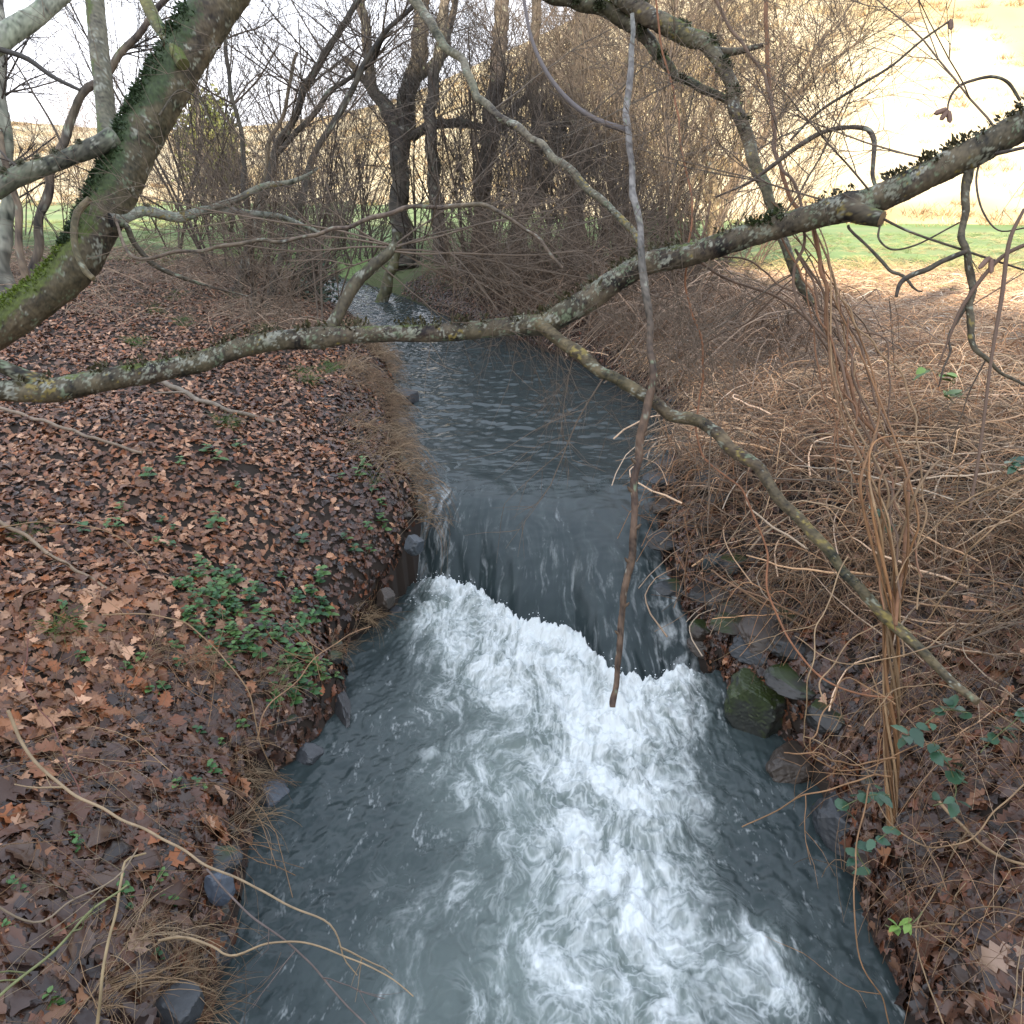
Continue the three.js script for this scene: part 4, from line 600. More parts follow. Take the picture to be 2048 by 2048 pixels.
for (const [side, n, label, group] of [[1, 26, 'dark wet stone along the right waterline below the brambles', 'wet stones along the right waterline'], [-1, 12, 'dark wet stone along the left waterline under the leaves', 'wet stones along the left waterline']]) for (let k = 0; k < n; k++) {
  const z = side > 0 ? -2.1 - 5.2 * (k + rr(0, 0.8)) / n : -1.7 - 4.5 * (k + rr(0, 0.8)) / n, x = side > 0 ? xr(z) + rr(-0.04, 0.1 + (z < -2.8 && z > -4.6 ? 0.22 : 0)) : xl(z) - rr(-0.02, 0.06), s = rr(0.04, 0.1) * (side > 0 ? 1.15 : 0.8);
  const o = stone(label, V(x, Math.max(ground(x, z) + 0.1 * s, waterY(x, z) - 0.3 * s), z), s, [rr(0.8, 1.3), rr(0.4, 0.8), rr(0.7, 1.1)], rr(0, 6.28), [rr(-0.3, 0.3), rr(-0.3, 0.3)], pick([SL, BR, [0.028, 0.027, 0.026], [0.042, 0.04, 0.038]]), { detail: 6, moss: rr(-0.9, 0.3), flat: rr(0.5, 0.8) });
  o.userData.group = group;
}

for (let k = 0; k < 13; k++) {
  const z = -2.9 - 3.6 * (k + rr(0, 0.6)) / 13, x = xr(z) + rr(0.03, 0.22), s = rr(0.11, 0.19);
  stone('dark layered slab half buried in the right bank beside the fall', V(x, ground(x, z) - 0.1 * s, z), s, [rr(0.9, 1.25), rr(0.28, 0.42), rr(0.6, 0.9)], rr(-0.6, 0.6), [rr(-0.15, 0.25), rr(-0.1, 0.35)], pick([SL, BR, [0.03, 0.028, 0.026]]), { name: 'slate', detail: 8, moss: rr(-0.9, 0.2), flat: 0.4 }).userData.group = 'layered slabs on the right bank';
}

// ---------------------------------------------------------------- small green plants
function toothLeaf(w, teeth, fold) {
  const p = [], idx = [], n = 7;
  for (let k = 0; k <= n; k++) { const t = k / n, ww = w * Math.pow(Math.sin(Math.PI * Math.pow(t * 0.94 + 0.03, 0.75)), 0.85) * (1 + teeth * (k % 2 ? 1 : -1)) * (k === n ? 0.3 : 1); for (const s of [-1, 0, 1]) p.push(t, -0.18 * t * t + fold * Math.abs(s) * ww, s * ww); }
  for (let k = 0; k < n; k++) { const a = k * 3; idx.push(a, a + 1, a + 3, a + 1, a + 4, a + 3, a + 1, a + 2, a + 4, a + 2, a + 5, a + 4); }
  const g = new THREE.BufferGeometry(); g.setAttribute('position', new THREE.Float32BufferAttribute(p, 3)); g.setIndex(idx); g.computeVertexNormals(); return g;
}
const herbLeaf = [toothLeaf(0.42, 0.1, 0.15), toothLeaf(0.36, 0.08, 0.25)], ovate = [toothLeaf(0.3, 0.09, 0.2), toothLeaf(0.34, 0.08, 0.1)];
const leafMat = (r, g, b, rough = 0.55) => std({ color: new THREE.Color().setRGB(r, g, b), roughness: rough, side: THREE.DoubleSide });
const herbMats = [leafMat(0.045, 0.12, 0.034), leafMat(0.065, 0.15, 0.04), leafMat(0.032, 0.09, 0.034), leafMat(0.09, 0.17, 0.045)], stemMat = leafMat(0.09, 0.1, 0.04);
function herb(label, p, group, pairs, size, flatN) {
  const t = thing('green_herb', label, 'plant', p, group), h = size * pairs * 0.42, b = new Batch();
  b.tube([V(0, -0.01, 0), V(rr(-1, 1) * h * 0.2, h * 0.5, rr(-1, 1) * h * 0.2), V(rr(-1, 1) * h * 0.3, h, rr(-1, 1) * h * 0.3)], [0.0018, 0.0015, 0.001], 4, [1, 1, 1]);
  const s = mesh('stem', b.geometry(), stemMat, t); s.geometry.deleteAttribute('color');
  const m = pick(herbMats);
  for (let k = 0; k < pairs; k++) for (const side of [0, 1]) {
    const l = mesh('leaf', pick(herbLeaf), rnd() < 0.7 ? m : pick(herbMats), t), u = (k + 1) / pairs, sc = size * lerp(1.1, 0.6, u) * rr(0.8, 1.2);
    l.position.set(0, h * u * rr(0.85, 1), 0); l.rotation.set(rr(-0.3, 0.3), k * 1.57 + side * Math.PI + rr(-0.3, 0.3), rr(-0.1, 0.45), 'YXZ'); l.scale.setScalar(sc);
  }
  return t;
}
const herbGroups = [
  ['small toothed green herb in the dense patch on the slope above the pool', 'herbs in the dense green patch', [[380, 1095], [415, 1115], [448, 1105], [395, 1135], [355, 1175], [420, 1175], [440, 1205], [462, 1235], [385, 1205], [500, 1190], [405, 1150], [470, 1140], [435, 1150], [340, 1120], [360, 1110], [480, 1215], [430, 1125], [455, 1170], [375, 1150], [445, 1245], [410, 1230], [490, 1120], [395, 1185]], 4],
  ['small toothed green herb hanging over the wet edge above the pool', 'herbs hanging over the pool edge', [[565, 1135], [600, 1105], [552, 1245], [562, 1285], [592, 1315], [532, 1270], [522, 1325], [575, 1200], [545, 1195], [590, 1180], [610, 1150], [580, 1250], [540, 1300], [600, 1270], [560, 1330], [525, 1220], [570, 1310], [615, 1290]], 4],
  ['dark green herb among dry leaves higher up the left slope', 'herbs scattered higher on the left slope', [[310, 990], [330, 1005], [300, 1030], [325, 1045], [205, 1005], [160, 1015], [235, 970], [225, 1000], [400, 1000], [410, 985], [395, 860], [410, 870], [455, 850], [345, 880], [280, 905], [570, 1030], [450, 925]], 3],
  ['bright green herb on the bank edge beside the upper stream', 'herbs beside the upper stream', [[690, 880], [702, 930], [722, 960], [642, 910], [692, 1010], [650, 1030], [715, 990], [680, 900], [665, 1045], [700, 1050], [730, 1010]], 3],
  ['lone green herb among fallen leaves on the lower left slope', 'lone herbs on the lower left slope', [[200, 1205], [270, 1255], [155, 1255], [310, 1310], [340, 1265], [372, 1390], [375, 1490], [330, 1230], [150, 1195], [285, 1315], [120, 1160], [240, 1270], [420, 1410], [140, 1590], [455, 1380]], 3],
  ['pale green herb in shadow at the bottom left', 'herbs in shadow at the bottom left', [[300, 1675], [325, 1700], [310, 1660], [330, 1720], [250, 1730], [150, 1610], [235, 1690], [30, 1690], [100, 1910], [300, 1810], [20, 1770], [345, 1490], [400, 1470]], 4],
];
for (const [label, group, list, pairs] of herbGroups) for (const [px, py] of list) for (let k = 0; k < (pairs === 3 ? 1 : group.includes('dense') || group.includes('hanging') ? 3 : 2); k++) { const p = cast(px + rr(-10, 10) * (k ? 1.4 + k * 1.3 : 0.4), py + rr(-10, 10) * (k ? 1.4 + k * 1.1 : 0.4)); herb(label, p, group, k ? pairs - 1 : pairs, rr(0.028, 0.042) * clamp(depthOf(p) / 3.2, 0.8, 1.4)); }
// glossy leaf sprays on the right
const sprayMats = [leafMat(0.03, 0.075, 0.04, 0.4), leafMat(0.04, 0.095, 0.05, 0.4), leafMat(0.022, 0.06, 0.035, 0.4)], limeMats = [leafMat(0.16, 0.26, 0.05), leafMat(0.13, 0.22, 0.05)];
function spray(label, list, d, n, size, mats) {
  const base = at(list[0][0], list[0][1], d), t = thing('bramble_spray', label, 'plant', base), rows = list.map(([x, y]) => [at(x, y, d), 0.002]);
  const b = new Batch(), [P] = resample(rows, 0.015, 0.01); b.tube(P, P.map(() => 0.0018), 5, [0.12, 0.13, 0.05]); const st = b.build('stem', VC, t);
  for (let k = 0; k < n; k++) {
    const q = P[Math.floor((P.length - 1) * (k + 0.8) / n)].clone().sub(base), yaw = rr(0, 6.28);
    for (const da of [-0.9, 0, 0.9]) { if (rnd() < 0.15) continue; const l = mesh('leaf', pick(ovate), pick(mats), t); l.position.copy(q).add(V(rr(-1, 1), rr(-0.5, 1), rr(-1, 1)).multiplyScalar(0.02)); l.rotation.set(rr(-0.6, 0.6), yaw + da, rr(-0.5, 0.5), 'YXZ'); l.scale.setScalar(size * rr(0.75, 1.2) * (da ? 0.85 : 1)); }
  }
}
spray('dark green bramble spray just right of the twisted vine', [[1700, 1400], [1740, 1370], [1780, 1340], [1830, 1345]], 2.5, 6, 0.055, sprayMats);
spray('green bramble spray reaching the right edge', [[1850, 1420], [1890, 1380], [1940, 1330]], 2.5, 5, 0.05, sprayMats);
spray('green leaves trailing down right of the vine foot', [[1760, 1400], [1790, 1450], [1800, 1500], [1760, 1520]], 2.45, 6, 0.055, sprayMats);
spray('dark leaves hanging over the water left of the vine foot', [[1680, 1500], [1640, 1500], [1600, 1515], [1580, 1530]], 2.55, 5, 0.055, sprayMats);
spray('dark leaves in a tuft low over the right water edge', [[1690, 1560], [1650, 1590], [1620, 1600], [1640, 1650]], 2.4, 5, 0.055, sprayMats);
spray('lime green single spray dangling at the lower right', [[1740, 1720], [1715, 1745], [1690, 1752], [1670, 1745]], 2.2, 2, 0.045, limeMats);
spray('yellowish green leaves on the far right bank under the hanging twig', [[1730, 690], [1770, 705], [1800, 720], [1780, 745], [1820, 750]], 4.6, 5, 0.085, [...limeMats, leafMat(0.1, 0.16, 0.05)]);
spray('small green leaves at the right edge in the brambles', [[1890, 880], [1920, 885], [1940, 870]], 3.4, 3, 0.06, sprayMats);
spray('green leaves in the brambles behind the thin rusty stem', [[1640, 960], [1670, 975], [1680, 1000]], 3.0, 3, 0.05, sprayMats);
// ferns and grass tufts
function tuftGeo(n, len, droop, w, side) {                   // arching blades; side > 0 leans them all towards +x
  const b = new Batch();
  for (let k = 0; k < n; k++) {
    const a = rr(0, 6.283), d = V(Math.cos(a) + side * 1.6, 0, Math.sin(a)).normalize(), L = len * rr(0.5, 1.15), o = V(rr(-1, 1) * len * 0.18, 0, rr(-1, 1) * len * 0.18), P = [], lean = rr(0.35, 1.1);
    for (let j = 0; j <= 6; j++) { const u = j / 6; P.push(o.clone().addScaledVector(d, L * u * lean).add(V(0, L * (u * 0.75 - droop * u * u * lean), 0))); }
    const v = rr(0.7, 1.25); b.tube(P, P.map((_, j) => w * lerp(1, 0.3, j / 6)), 3, [v, v, v]);
  }
  return b.geometry();
}
function tangleGeo(n, len, rise, rad, spread, sides = 3) {
  const b = new Batch();
  for (let k = 0; k < n; k++) {
    const a = rr(0, 6.283), L = len * rr(0.45, 1.2), h = rise * rr(0.2, 1.1), d = V(Math.cos(a), 0, Math.sin(a)), s = V(-d.z, 0, d.x).multiplyScalar(L * rr(-0.35, 0.35)), o = V(rr(-1, 1) * spread, 0, rr(-1, 1) * spread), P = [], y0 = rr(0, rise * 0.4), y1 = rr(0, rise * 0.5), m = 8;
    for (let j = 0; j <= m; j++) { const u = j / m; P.push(o.clone().addScaledVector(d, L * (u - 0.5)).addScaledVector(s, Math.sin(u * Math.PI)).add(V(0.01 * N(u * 5, k, 1), lerp(y0, y1, u) + h * Math.sin(Math.PI * u) + 0.02 * N(u * 6, k, 3), 0))); }
    const v = 0.35 + 1.35 * rnd() ** 1.3, r = rad * (0.5 + 1.6 * rnd() ** 2.2), w = rr(0.84, 1.12); b.tube(P, P.map((_, j) => r * lerp(1, 0.5, j / m)), sides, [v, v * w, v * w * w]);
  }
  return b.geometry();
}
const placed = (x, z, s, turn, sy = 1, dy = -0.005) => new THREE.Matrix4().compose(V(x, ground(x, z) + dy, z), new THREE.Quaternion().setFromUnitVectors(UP, slopeNormal(x, z).lerp(UP, 0.5).normalize()).multiply(new THREE.Quaternion().setFromAxisAngle(UP, turn)), V(s, s * sy, s));
const STRAW = [[0.34, 0.23, 0.13], [0.26, 0.16, 0.09], [0.4, 0.29, 0.18], [0.2, 0.12, 0.065], [0.32, 0.21, 0.12]], mul = (c, v) => c.map((x) => x * v);
const many = (n, f) => { const m = [], c = []; for (let k = 0; k < n; k++) { const r = f(k); if (r) { m.push(r[0]); c.push(r[1]); } } return [m, c]; };
tag(instanced('dry_grass', tuftGeo(9, 0.3, 0.95, 0.0018, 0.7), VC, ...many(500, () => { const z = rr(-10.5, -4.7), x = xl(z) + 0.02 - 0.5 * rnd() ** 1.8; if (N(x * 2, 3, z * 2.2) < -0.18) return null; return [placed(x, z, rr(0.5, 1.5), rr(-1.1, 1.1)), mul(pick(STRAW), rr(0.5, 1.1))]; })), 'dry straw drooping over the left edge of the upper stream', 'grass');
tag(instanced('dry_stems', tangleGeo(6, 0.55, 0.12, 0.0015, 0.2), VC, ...many(50, () => { const p = cast(rr(-20, 480), rr(1180, 1925)); return p.x < xl(p.z) - 0.05 ? [placed(p.x, p.z, rr(0.5, 1.2), rr(0, 6.28)), mul(pick(STRAW), rr(0.5, 1.1))] : null; })), 'thin dry stems lying over the wet leaves on the lower left', 'stems');
tag(instanced('dry_grass', tuftGeo(12, 0.24, 0.7, 0.0014, 0.5), VC, ...many(100, () => { const c = pick([[370, 1260], [410, 1290], [480, 1500], [450, 1560], [330, 1830], [300, 1870], [340, 1790], [280, 1240], [430, 1420], [460, 1480], [500, 1290], [690, 1180], [640, 1230], [360, 1900], [250, 1780], [200, 1900]]), p = cast(c[0] + rr(-28, 28), c[1] + rr(-22, 22)); return [placed(p.x, p.z, rr(0.5, 1.2), rr(-1.2, 1.0)), mul(pick(STRAW), rr(0.7, 1.1))]; })), 'pale straw tufts on the lower left slope and along its edge', 'grass');
tag(instanced('green_grass', tuftGeo(14, 0.16, 0.6, 0.0016, 0), VC, ...many(130, () => { const c = pick([[425, 805], [570, 705], [585, 720], [330, 560], [175, 535], [620, 700], [350, 610], [260, 650], [700, 905], [60, 1010], [500, 620], [300, 590], [110, 1190], [440, 560]]), p = cast(c[0] + rr(-12, 12), c[1] + rr(-9, 9)); return [placed(p.x, p.z, rr(0.5, 1.1), rr(0, 6.28)), mul([0.09, 0.15, 0.035], rr(0.6, 1.3))]; })), 'small green grass tufts dotted over the left slope', 'grass');

// ---------------------------------------------------------------- dead brambles and brushwood
const rightSpot = (z0, z1, x0, x1, pw = 1) => { const z = rr(z0, z1), x = xr(z) + lerp(x0, x1, rnd() ** pw); return Math.abs(x) < BX - 0.5 ? [x, z] : null; };
const RUSTY = [[0.32, 0.18, 0.095], [0.25, 0.13, 0.065], [0.38, 0.25, 0.15], [0.2, 0.11, 0.06], [0.34, 0.22, 0.14]];
tag(instanced('dead_bramble', tangleGeo(9, 0.5, 0.17, 0.0026, 0.2), VC, ...many(900, () => { const p = rightSpot(-8.8, -3.4, 0.1, 3.8, 1.1); if (!p || (p[1] > -5.6 && p[0] < xr(p[1]) + 0.12) || (p[1] > -6.6 && p[0] < xr(p[1]) + 0.05)) return null; return [placed(p[0], p[1], rr(0.7, 1.4), rr(0, 6.28)), mul(pick([...RUSTY, [0.5, 0.36, 0.23], [0.44, 0.3, 0.18]]), rr(0.6, 1.8) * lerp(0.75, 1.3, smoothstep(-p[1], 4, 6.5)))]; })), 'rust coloured dead bramble stems matted over the right bank', 'bramble');  // stems tinted brighter up the bank, darker near the viewer, as painted light
tag(instanced('dead_bramble', tangleGeo(8, 0.5, 0.22, 0.0022, 0.18), VC, ...many(320, () => { const p = rightSpot(-3.6, -1.3, 0.05, 1.8); if (p && p[1] < -2.5 && p[0] < xr(p[1]) + 0.22) return null; return p && [placed(p[0], p[1], rr(0.6, 1.1), rr(0, 6.28)), mul(pick([...RUSTY, ...STRAW, [0.42, 0.28, 0.17]]), rr(0.35, 1.15))]; })), 'loose tan stems tangled over the near right bank', 'bramble');
tag(instanced('broken_stems', tangleGeo(7, 0.7, 0.06, 0.0034, 0.3), VC, ...many(420, () => { const p = rightSpot(-9.5, -2.2, 0.15, 4.2); return p && [placed(p[0], p[1], rr(0.6, 1.2), rr(0, 6.28), 1, rr(0.02, 0.12)), mul(pick([[0.5, 0.36, 0.25], [0.42, 0.27, 0.16], [0.3, 0.24, 0.18]]), rr(0.5, 1.4))]; })), 'pale broken stems lying across the brambles of the right bank', 'stems');
tag(instanced('straw_thatch', tangleGeo(11, 0.6, 0.13, 0.0034, 0.28), VC, ...many(1500, () => { const p = rightSpot(-13.8, -6.6, 0.7, 8, 1.0); return p && [placed(p[0], p[1], rr(0.8, 1.5), rr(0, 6.28)), mul(pick([[0.52, 0.38, 0.26], [0.45, 0.3, 0.2], [0.6, 0.46, 0.34], [0.36, 0.23, 0.15]]), rr(0.7, 1.3))]; })), 'pale flattened straw covering the far right bank', 'grass');  // straw colours raised to paint in sunlight bounced onto the bank
tag(instanced('brushwood', tangleGeo(9, 0.8, 0.36, 0.0036, 0.3), VC, ...many(330, (k) => { const z = rr(-15.5, -7.2), left = k % 5 < 1, x = left ? xl(z) - 0.05 - 1.4 * rnd() : xr(z) + 0.2 + 1.6 * rnd() ** 1.4; if (left) return null; if (z < -12 && x < xr(z) + 0.5) return null; return [placed(x, z, rr(0.5, 1.3), rr(0, 6.28), 1.0), mul([0.2, 0.135, 0.09], rr(0.5, 1.4))]; })), 'brown brushwood piled along the right bank of the upper stream', 'brushwood');
tag(instanced('arching_twigs', tangleGeo(8, 1.4, 0.6, 0.0036, 0.4), VC, ...many(120, () => { const z = rr(-11.5, -6.4), x = xr(z) + rr(0.25, 1.4); return [placed(x, z, rr(0.6, 1.3), rr(0, 6.28), 1.0), mul([0.21, 0.145, 0.1], rr(0.5, 1.4))]; })), 'long thin twigs arching over the right edge of the upper stream', 'brushwood');
tag(instanced('brushwood', tangleGeo(8, 0.8, 0.3, 0.0032, 0.3), VC, ...many(300, () => { const z = rr(-15, -7.5), x = xl(z) - 0.8 - 5 * rnd() ** 1.2; return x > -BX + 0.5 ? [placed(x, z, rr(0.5, 1.2), rr(0, 6.28), 0.9), mul([0.22, 0.15, 0.1], rr(0.5, 1.2))] : null; })), 'thin dead twigs lying on the upper left slope', 'brushwood');
tag(instanced('tall_straw', tuftGeo(14, 0.55, 0.5, 0.0045, 0), VC, ...many(700, () => { const z = rr(-16.5, -11), x = rr(2.5, 13) * (-z / 13); if (x < xr(z) + 0.6 || x > BX + 3) return null; return [placed(x, z, rr(0.5, 1.3), rr(0, 6.28), 1, -0.03), mul(pick([[0.45, 0.36, 0.2], [0.36, 0.26, 0.14], [0.28, 0.27, 0.12]]), rr(0.7, 1.2))]; })), 'ragged tall straw where the right bank meets the meadow', 'grass');
tag(instanced('meadow_grass', tuftGeo(18, 0.3, 0.45, 0.004, 0), VC, ...many(4200, () => { const z = rr(-32, -13.5), x = rr(-20, 20) * (0.4 - z / 40); if (x > xl(z) - 0.4 && x < xr(z) + 0.4 && z > -23) return null; return [placed(x, z, rr(0.6, 1.4), rr(0, 6.28), 0.8, -0.03), mul(pick([[0.15, 0.22, 0.08], [0.2, 0.26, 0.1], [0.32, 0.28, 0.15]]), rr(0.7, 1.2))]; })), 'green meadow grass beyond the trees', 'grass');

// ---------------------------------------------------------------- trees and shrubs of the thicket
const DARK = [0.045, 0.034, 0.026], WARM = [0.088, 0.065, 0.047];
function bigTree(name, label, list, rTop, o) {               // list: trunk as [px, py, radius px], foot first; further stems in o.forks
  const [fx, fy, fr] = list[0], foot = cast(fx, fy), d = depthOf(foot) + (o.back ?? 0); if (o.back) foot.copy(at(fx, fy, d)).setY(ground(at(fx, fy, d).x, at(fx, fy, d).z)); foot.y -= 0.05;
  const t = thing(name, label, 'tree', foot), col = bark(o.bark ?? [0.06, 0.048, 0.033], { lichen: o.lichen ?? 0.06, moss: o.moss ?? 0.12, dark: 0.8, sc: 0.5 });
  const rows = [[foot, pxm(fr * 1.25, d)], ...list.slice(1).map(([x, y, r]) => [at(x, y, d), pxm(r, d)])];
  const tr = limbMesh('trunk', rows, t, col, { sides: 16, step: 0.05, wob: 0.09, fq: 2, lump: 0.09 });
  const stems = [tr];
  for (const f of o.forks ?? []) stems.push(limbMesh('branch', f.map(([x, y, r], k) => [at(x, y, d + 0.25 * k * (o.spread ?? 0.6) * Math.sin(x)), pxm(r, d)]), t, col, { sides: 12, step: 0.05, wob: 0.09, fq: 2.2, lump: 0.09 }));
  for (const s of stems) { const b = new Batch(); for (let k = 0; k < (o.n ?? 12); k++) { const [q, T] = along(s, rr(o.from ?? 0.25, 0.98)), a = rr(0, 6.28), dir = V(Math.cos(a), rr(-0.1, 0.9), Math.sin(a)).addScaledVector(T, 0.4); grow(b, q, dir, rr(0.7, 1.5) * (o.len ?? 1), 0.012 * (o.tw ?? 1), 3, { wob: 0.13, trop: o.trop ?? 0.01, col: o.col ?? DARK, kids: [5, 4, 3], seg: 0.16, min: o.min ?? 0.003 }); } b.build('twigs', VC, s === tr ? t : s); }
  return t;
}
bigTree('alder_tree', 'dark forked tree standing in the middle of the thicket', [[765, 505, 20], [757, 420, 18], [755, 330, 17], [768, 200, 17], [785, 110, 16], [800, 0, 14], [812, -120, 11]], 0.03, { forks: [[[750, 300, 13], [735, 215, 12], [700, 160, 10], [690, 60, 9], [672, -20, 8], [660, -120, 6]], [[745, 300, 10], [742, 240, 9], [700, 170, 8], [650, 110, 6]], [[775, 260, 9], [815, 235, 9], [860, 232, 8], [920, 240, 6], [990, 245, 4]], [[780, 150, 10], [830, 110, 9], [850, 40, 7], [870, -60, 5]]], n: 13 });
bigTree('alder_tree', 'straight grey trunk right of the dark forked tree', [[915, 490, 19], [912, 400, 17], [915, 330, 16], [925, 240, 15], [935, 150, 15], [945, 60, 14], [950, -80, 12]], 0.03, { bark: [0.12, 0.1, 0.08], n: 18, forks: [[[925, 260, 8], [980, 200, 7], [1040, 120, 5], [1080, 40, 4]]] });
bigTree('alder_tree', 'slim trunk between the forked tree and the grey trunk', [[835, 500, 13], [825, 400, 12], [815, 300, 12], [812, 200, 11], [830, 90, 10], [845, -40, 9]], 0.03, { bark: [0.12, 0.1, 0.075], n: 16 });
bigTree('alder_tree', 'dark leaning double stem right of the grey trunk', [[965, 500, 13], [975, 420, 12], [1005, 330, 12], [1012, 240, 11], [1005, 120, 10], [1015, 0, 9], [1020, -100, 8]], 0.03, { n: 17, forks: [[[975, 430, 9], [1030, 350, 9], [1060, 250, 8], [1090, 120, 7], [1130, 0, 5]]] });
bigTree('alder_tree', 'dark trunk wrapped in twigs in the densest part of the thicket', [[1080, 500, 16], [1085, 400, 16], [1090, 300, 15], [1085, 180, 13], [1095, 60, 12], [1100, -80, 10]], 0.03, { n: 19, len: 1.1, from: 0.1, forks: [[[1090, 330, 8], [1150, 220, 7], [1190, 100, 6], [1230, -20, 5]]] });
bigTree('willow_tree', 'pale brown tree fanning out against the bright hillside', [[1330, 525, 14], [1345, 440, 12], [1365, 370, 11], [1385, 330, 9], [1405, 230, 7], [1440, 120, 5]], 0.02, { bark: [0.2, 0.15, 0.09], col: WARM, n: 20, len: 1.15, trop: 0.05, moss: 0.1, forks: [[[1345, 440, 9], [1345, 350, 8], [1335, 250, 7], [1350, 120, 5], [1370, 0, 4]], [[1370, 365, 8], [1430, 280, 6], [1490, 180, 5], [1560, 60, 3]], [[1380, 340, 7], [1450, 240, 5], [1530, 150, 4], [1640, 60, 2]], [[1350, 400, 7], [1300, 280, 6], [1280, 150, 5], [1270, 0, 4]]] });
bigTree('sapling', 'tall leaning sapling on the left behind the arched twig', [[440, 560, 9], [465, 480, 8], [490, 390, 8], [515, 310, 7.5], [545, 230, 7], [590, 140, 7], [640, 60, 6], [700, -40, 5]], 0.02, { n: 13, len: 0.8, col: WARM, min: 0.0022, forks: [[[525, 290, 5], [600, 200, 5], [680, 130, 4], [740, 60, 3]]] });
bigTree('sapling', 'second leaning sapling parallel to the tall one', [[500, 590, 7], [525, 500, 7], [560, 390, 6.5], [590, 300, 6], [640, 210, 6], [700, 100, 5], [780, 10, 4]], 0.02, { n: 12, len: 0.8, col: WARM, min: 0.0022 });
bigTree('sapling', 'slim upright sapling left of the tall leaning one', [[395, 420, 5], [385, 380, 5], [380, 300, 5], [372, 200, 4.5], [368, 120, 4], [400, 30, 3]], 0.02, { n: 10, len: 0.8, col: WARM, min: 0.0025 });
bigTree('sapling', 'thin stem rising straight behind the lichened side branch', [[480, 600, 5], [470, 480, 5], [458, 350, 5], [445, 240, 4], [430, 120, 4], [425, 0, 3]], 0.02, { n: 9, len: 0.7, col: WARM, min: 0.0022 });
bigTree('sapling', 'pale curved shrub stem low on the left bank', [[450, 560, 9], [455, 530, 8], [462, 490, 7], [475, 470, 6], [480, 400, 5], [520, 250, 4], [560, 100, 3]], 0.02, { bark: [0.22, 0.16, 0.1], n: 7, len: 0.7, col: WARM, min: 0.0022 });
bigTree('sapling', 'thin leaning stem at the far left reaching behind the mossy trunk', [[55, 560, 8], [62, 500, 8], [75, 420, 8], [95, 340, 8], [118, 275, 8], [150, 195, 7.5], [200, 140, 7], [246, 80, 6.5], [285, 35, 6], [330, -20, 5]], 0.02, { n: 9, len: 0.6, min: 0.0018, bark: [0.13, 0.1, 0.07] });
bigTree('sapling', 'thin straight stem at the far left beside the grey trunk', [[50, 570, 7], [44, 495, 7], [31, 410, 6.5], [20, 340, 6], [0, 250, 5]], 0.02, { n: 3, len: 0.5, min: 0.0018, bark: [0.15, 0.11, 0.07] });
bigTree('grey_trunk_tree', 'pale grey trunk with a mossy foot at the left edge', [[0, 560, 30], [5, 500, 16], [8, 440, 13], [8, 340, 12], [10, 240, 12], [5, 130, 11], [-5, 0, 10]], 0.02, { n: 10, len: 0.7, min: 0.0018, bark: [0.26, 0.25, 0.2], lichen: 0.16, moss: 0.1 });
bigTree('mossy_stump', 'mossy leaning stem standing by the bright reflection in the upper stream', [[708, 612, 15], [712, 590, 12], [725, 550, 11], [740, 500, 9], [750, 440, 8]], 0.02, { n: 3, len: 0.5, min: 0.002, bark: [0.1, 0.09, 0.04], moss: 0.55 });
// shrubs: six built, the others copies
function shrub(stems, h, col, lean, tw) {
  const t = new THREE.Group(); t.name = 'bare_shrub';
  for (let k = 0; k < stems; k++) {
    const b = new Batch(), a = rr(0, 6.28), d = V(Math.cos(a) * lean, 1, Math.sin(a) * lean);
    grow(b, V(Math.cos(a) * 0.12, -0.05, Math.sin(a) * 0.12), d, h * rr(0.65, 1), rr(0.013, 0.022), 3, { wob: 0.075, trop: 0.015, col: mul(col, rr(0.8, 1.2)), kids: [6, 4, 3], seg: 0.25, min: tw, from: 0.12, ang: [0.3, 0.85] });
    b.build('stem', VC, t);
  }
  return t;
}
const protos = [shrub(5, 3.8, DARK, 0.4, 0.0036), shrub(5, 3.0, WARM, 0.45, 0.0034), shrub(5, 4.3, DARK, 0.3, 0.0038), shrub(6, 2.4, WARM, 0.6, 0.0028), shrub(7, 3.4, [0.07, 0.048, 0.034], 0.5, 0.003), shrub(9, 1.7, [0.11, 0.076, 0.052], 0.8, 0.0026), shrub(4, 4.6, [0.08, 0.06, 0.045], 0.35, 0.0026), shrub(5, 4.0, [0.065, 0.05, 0.038], 0.25, 0.0026)];
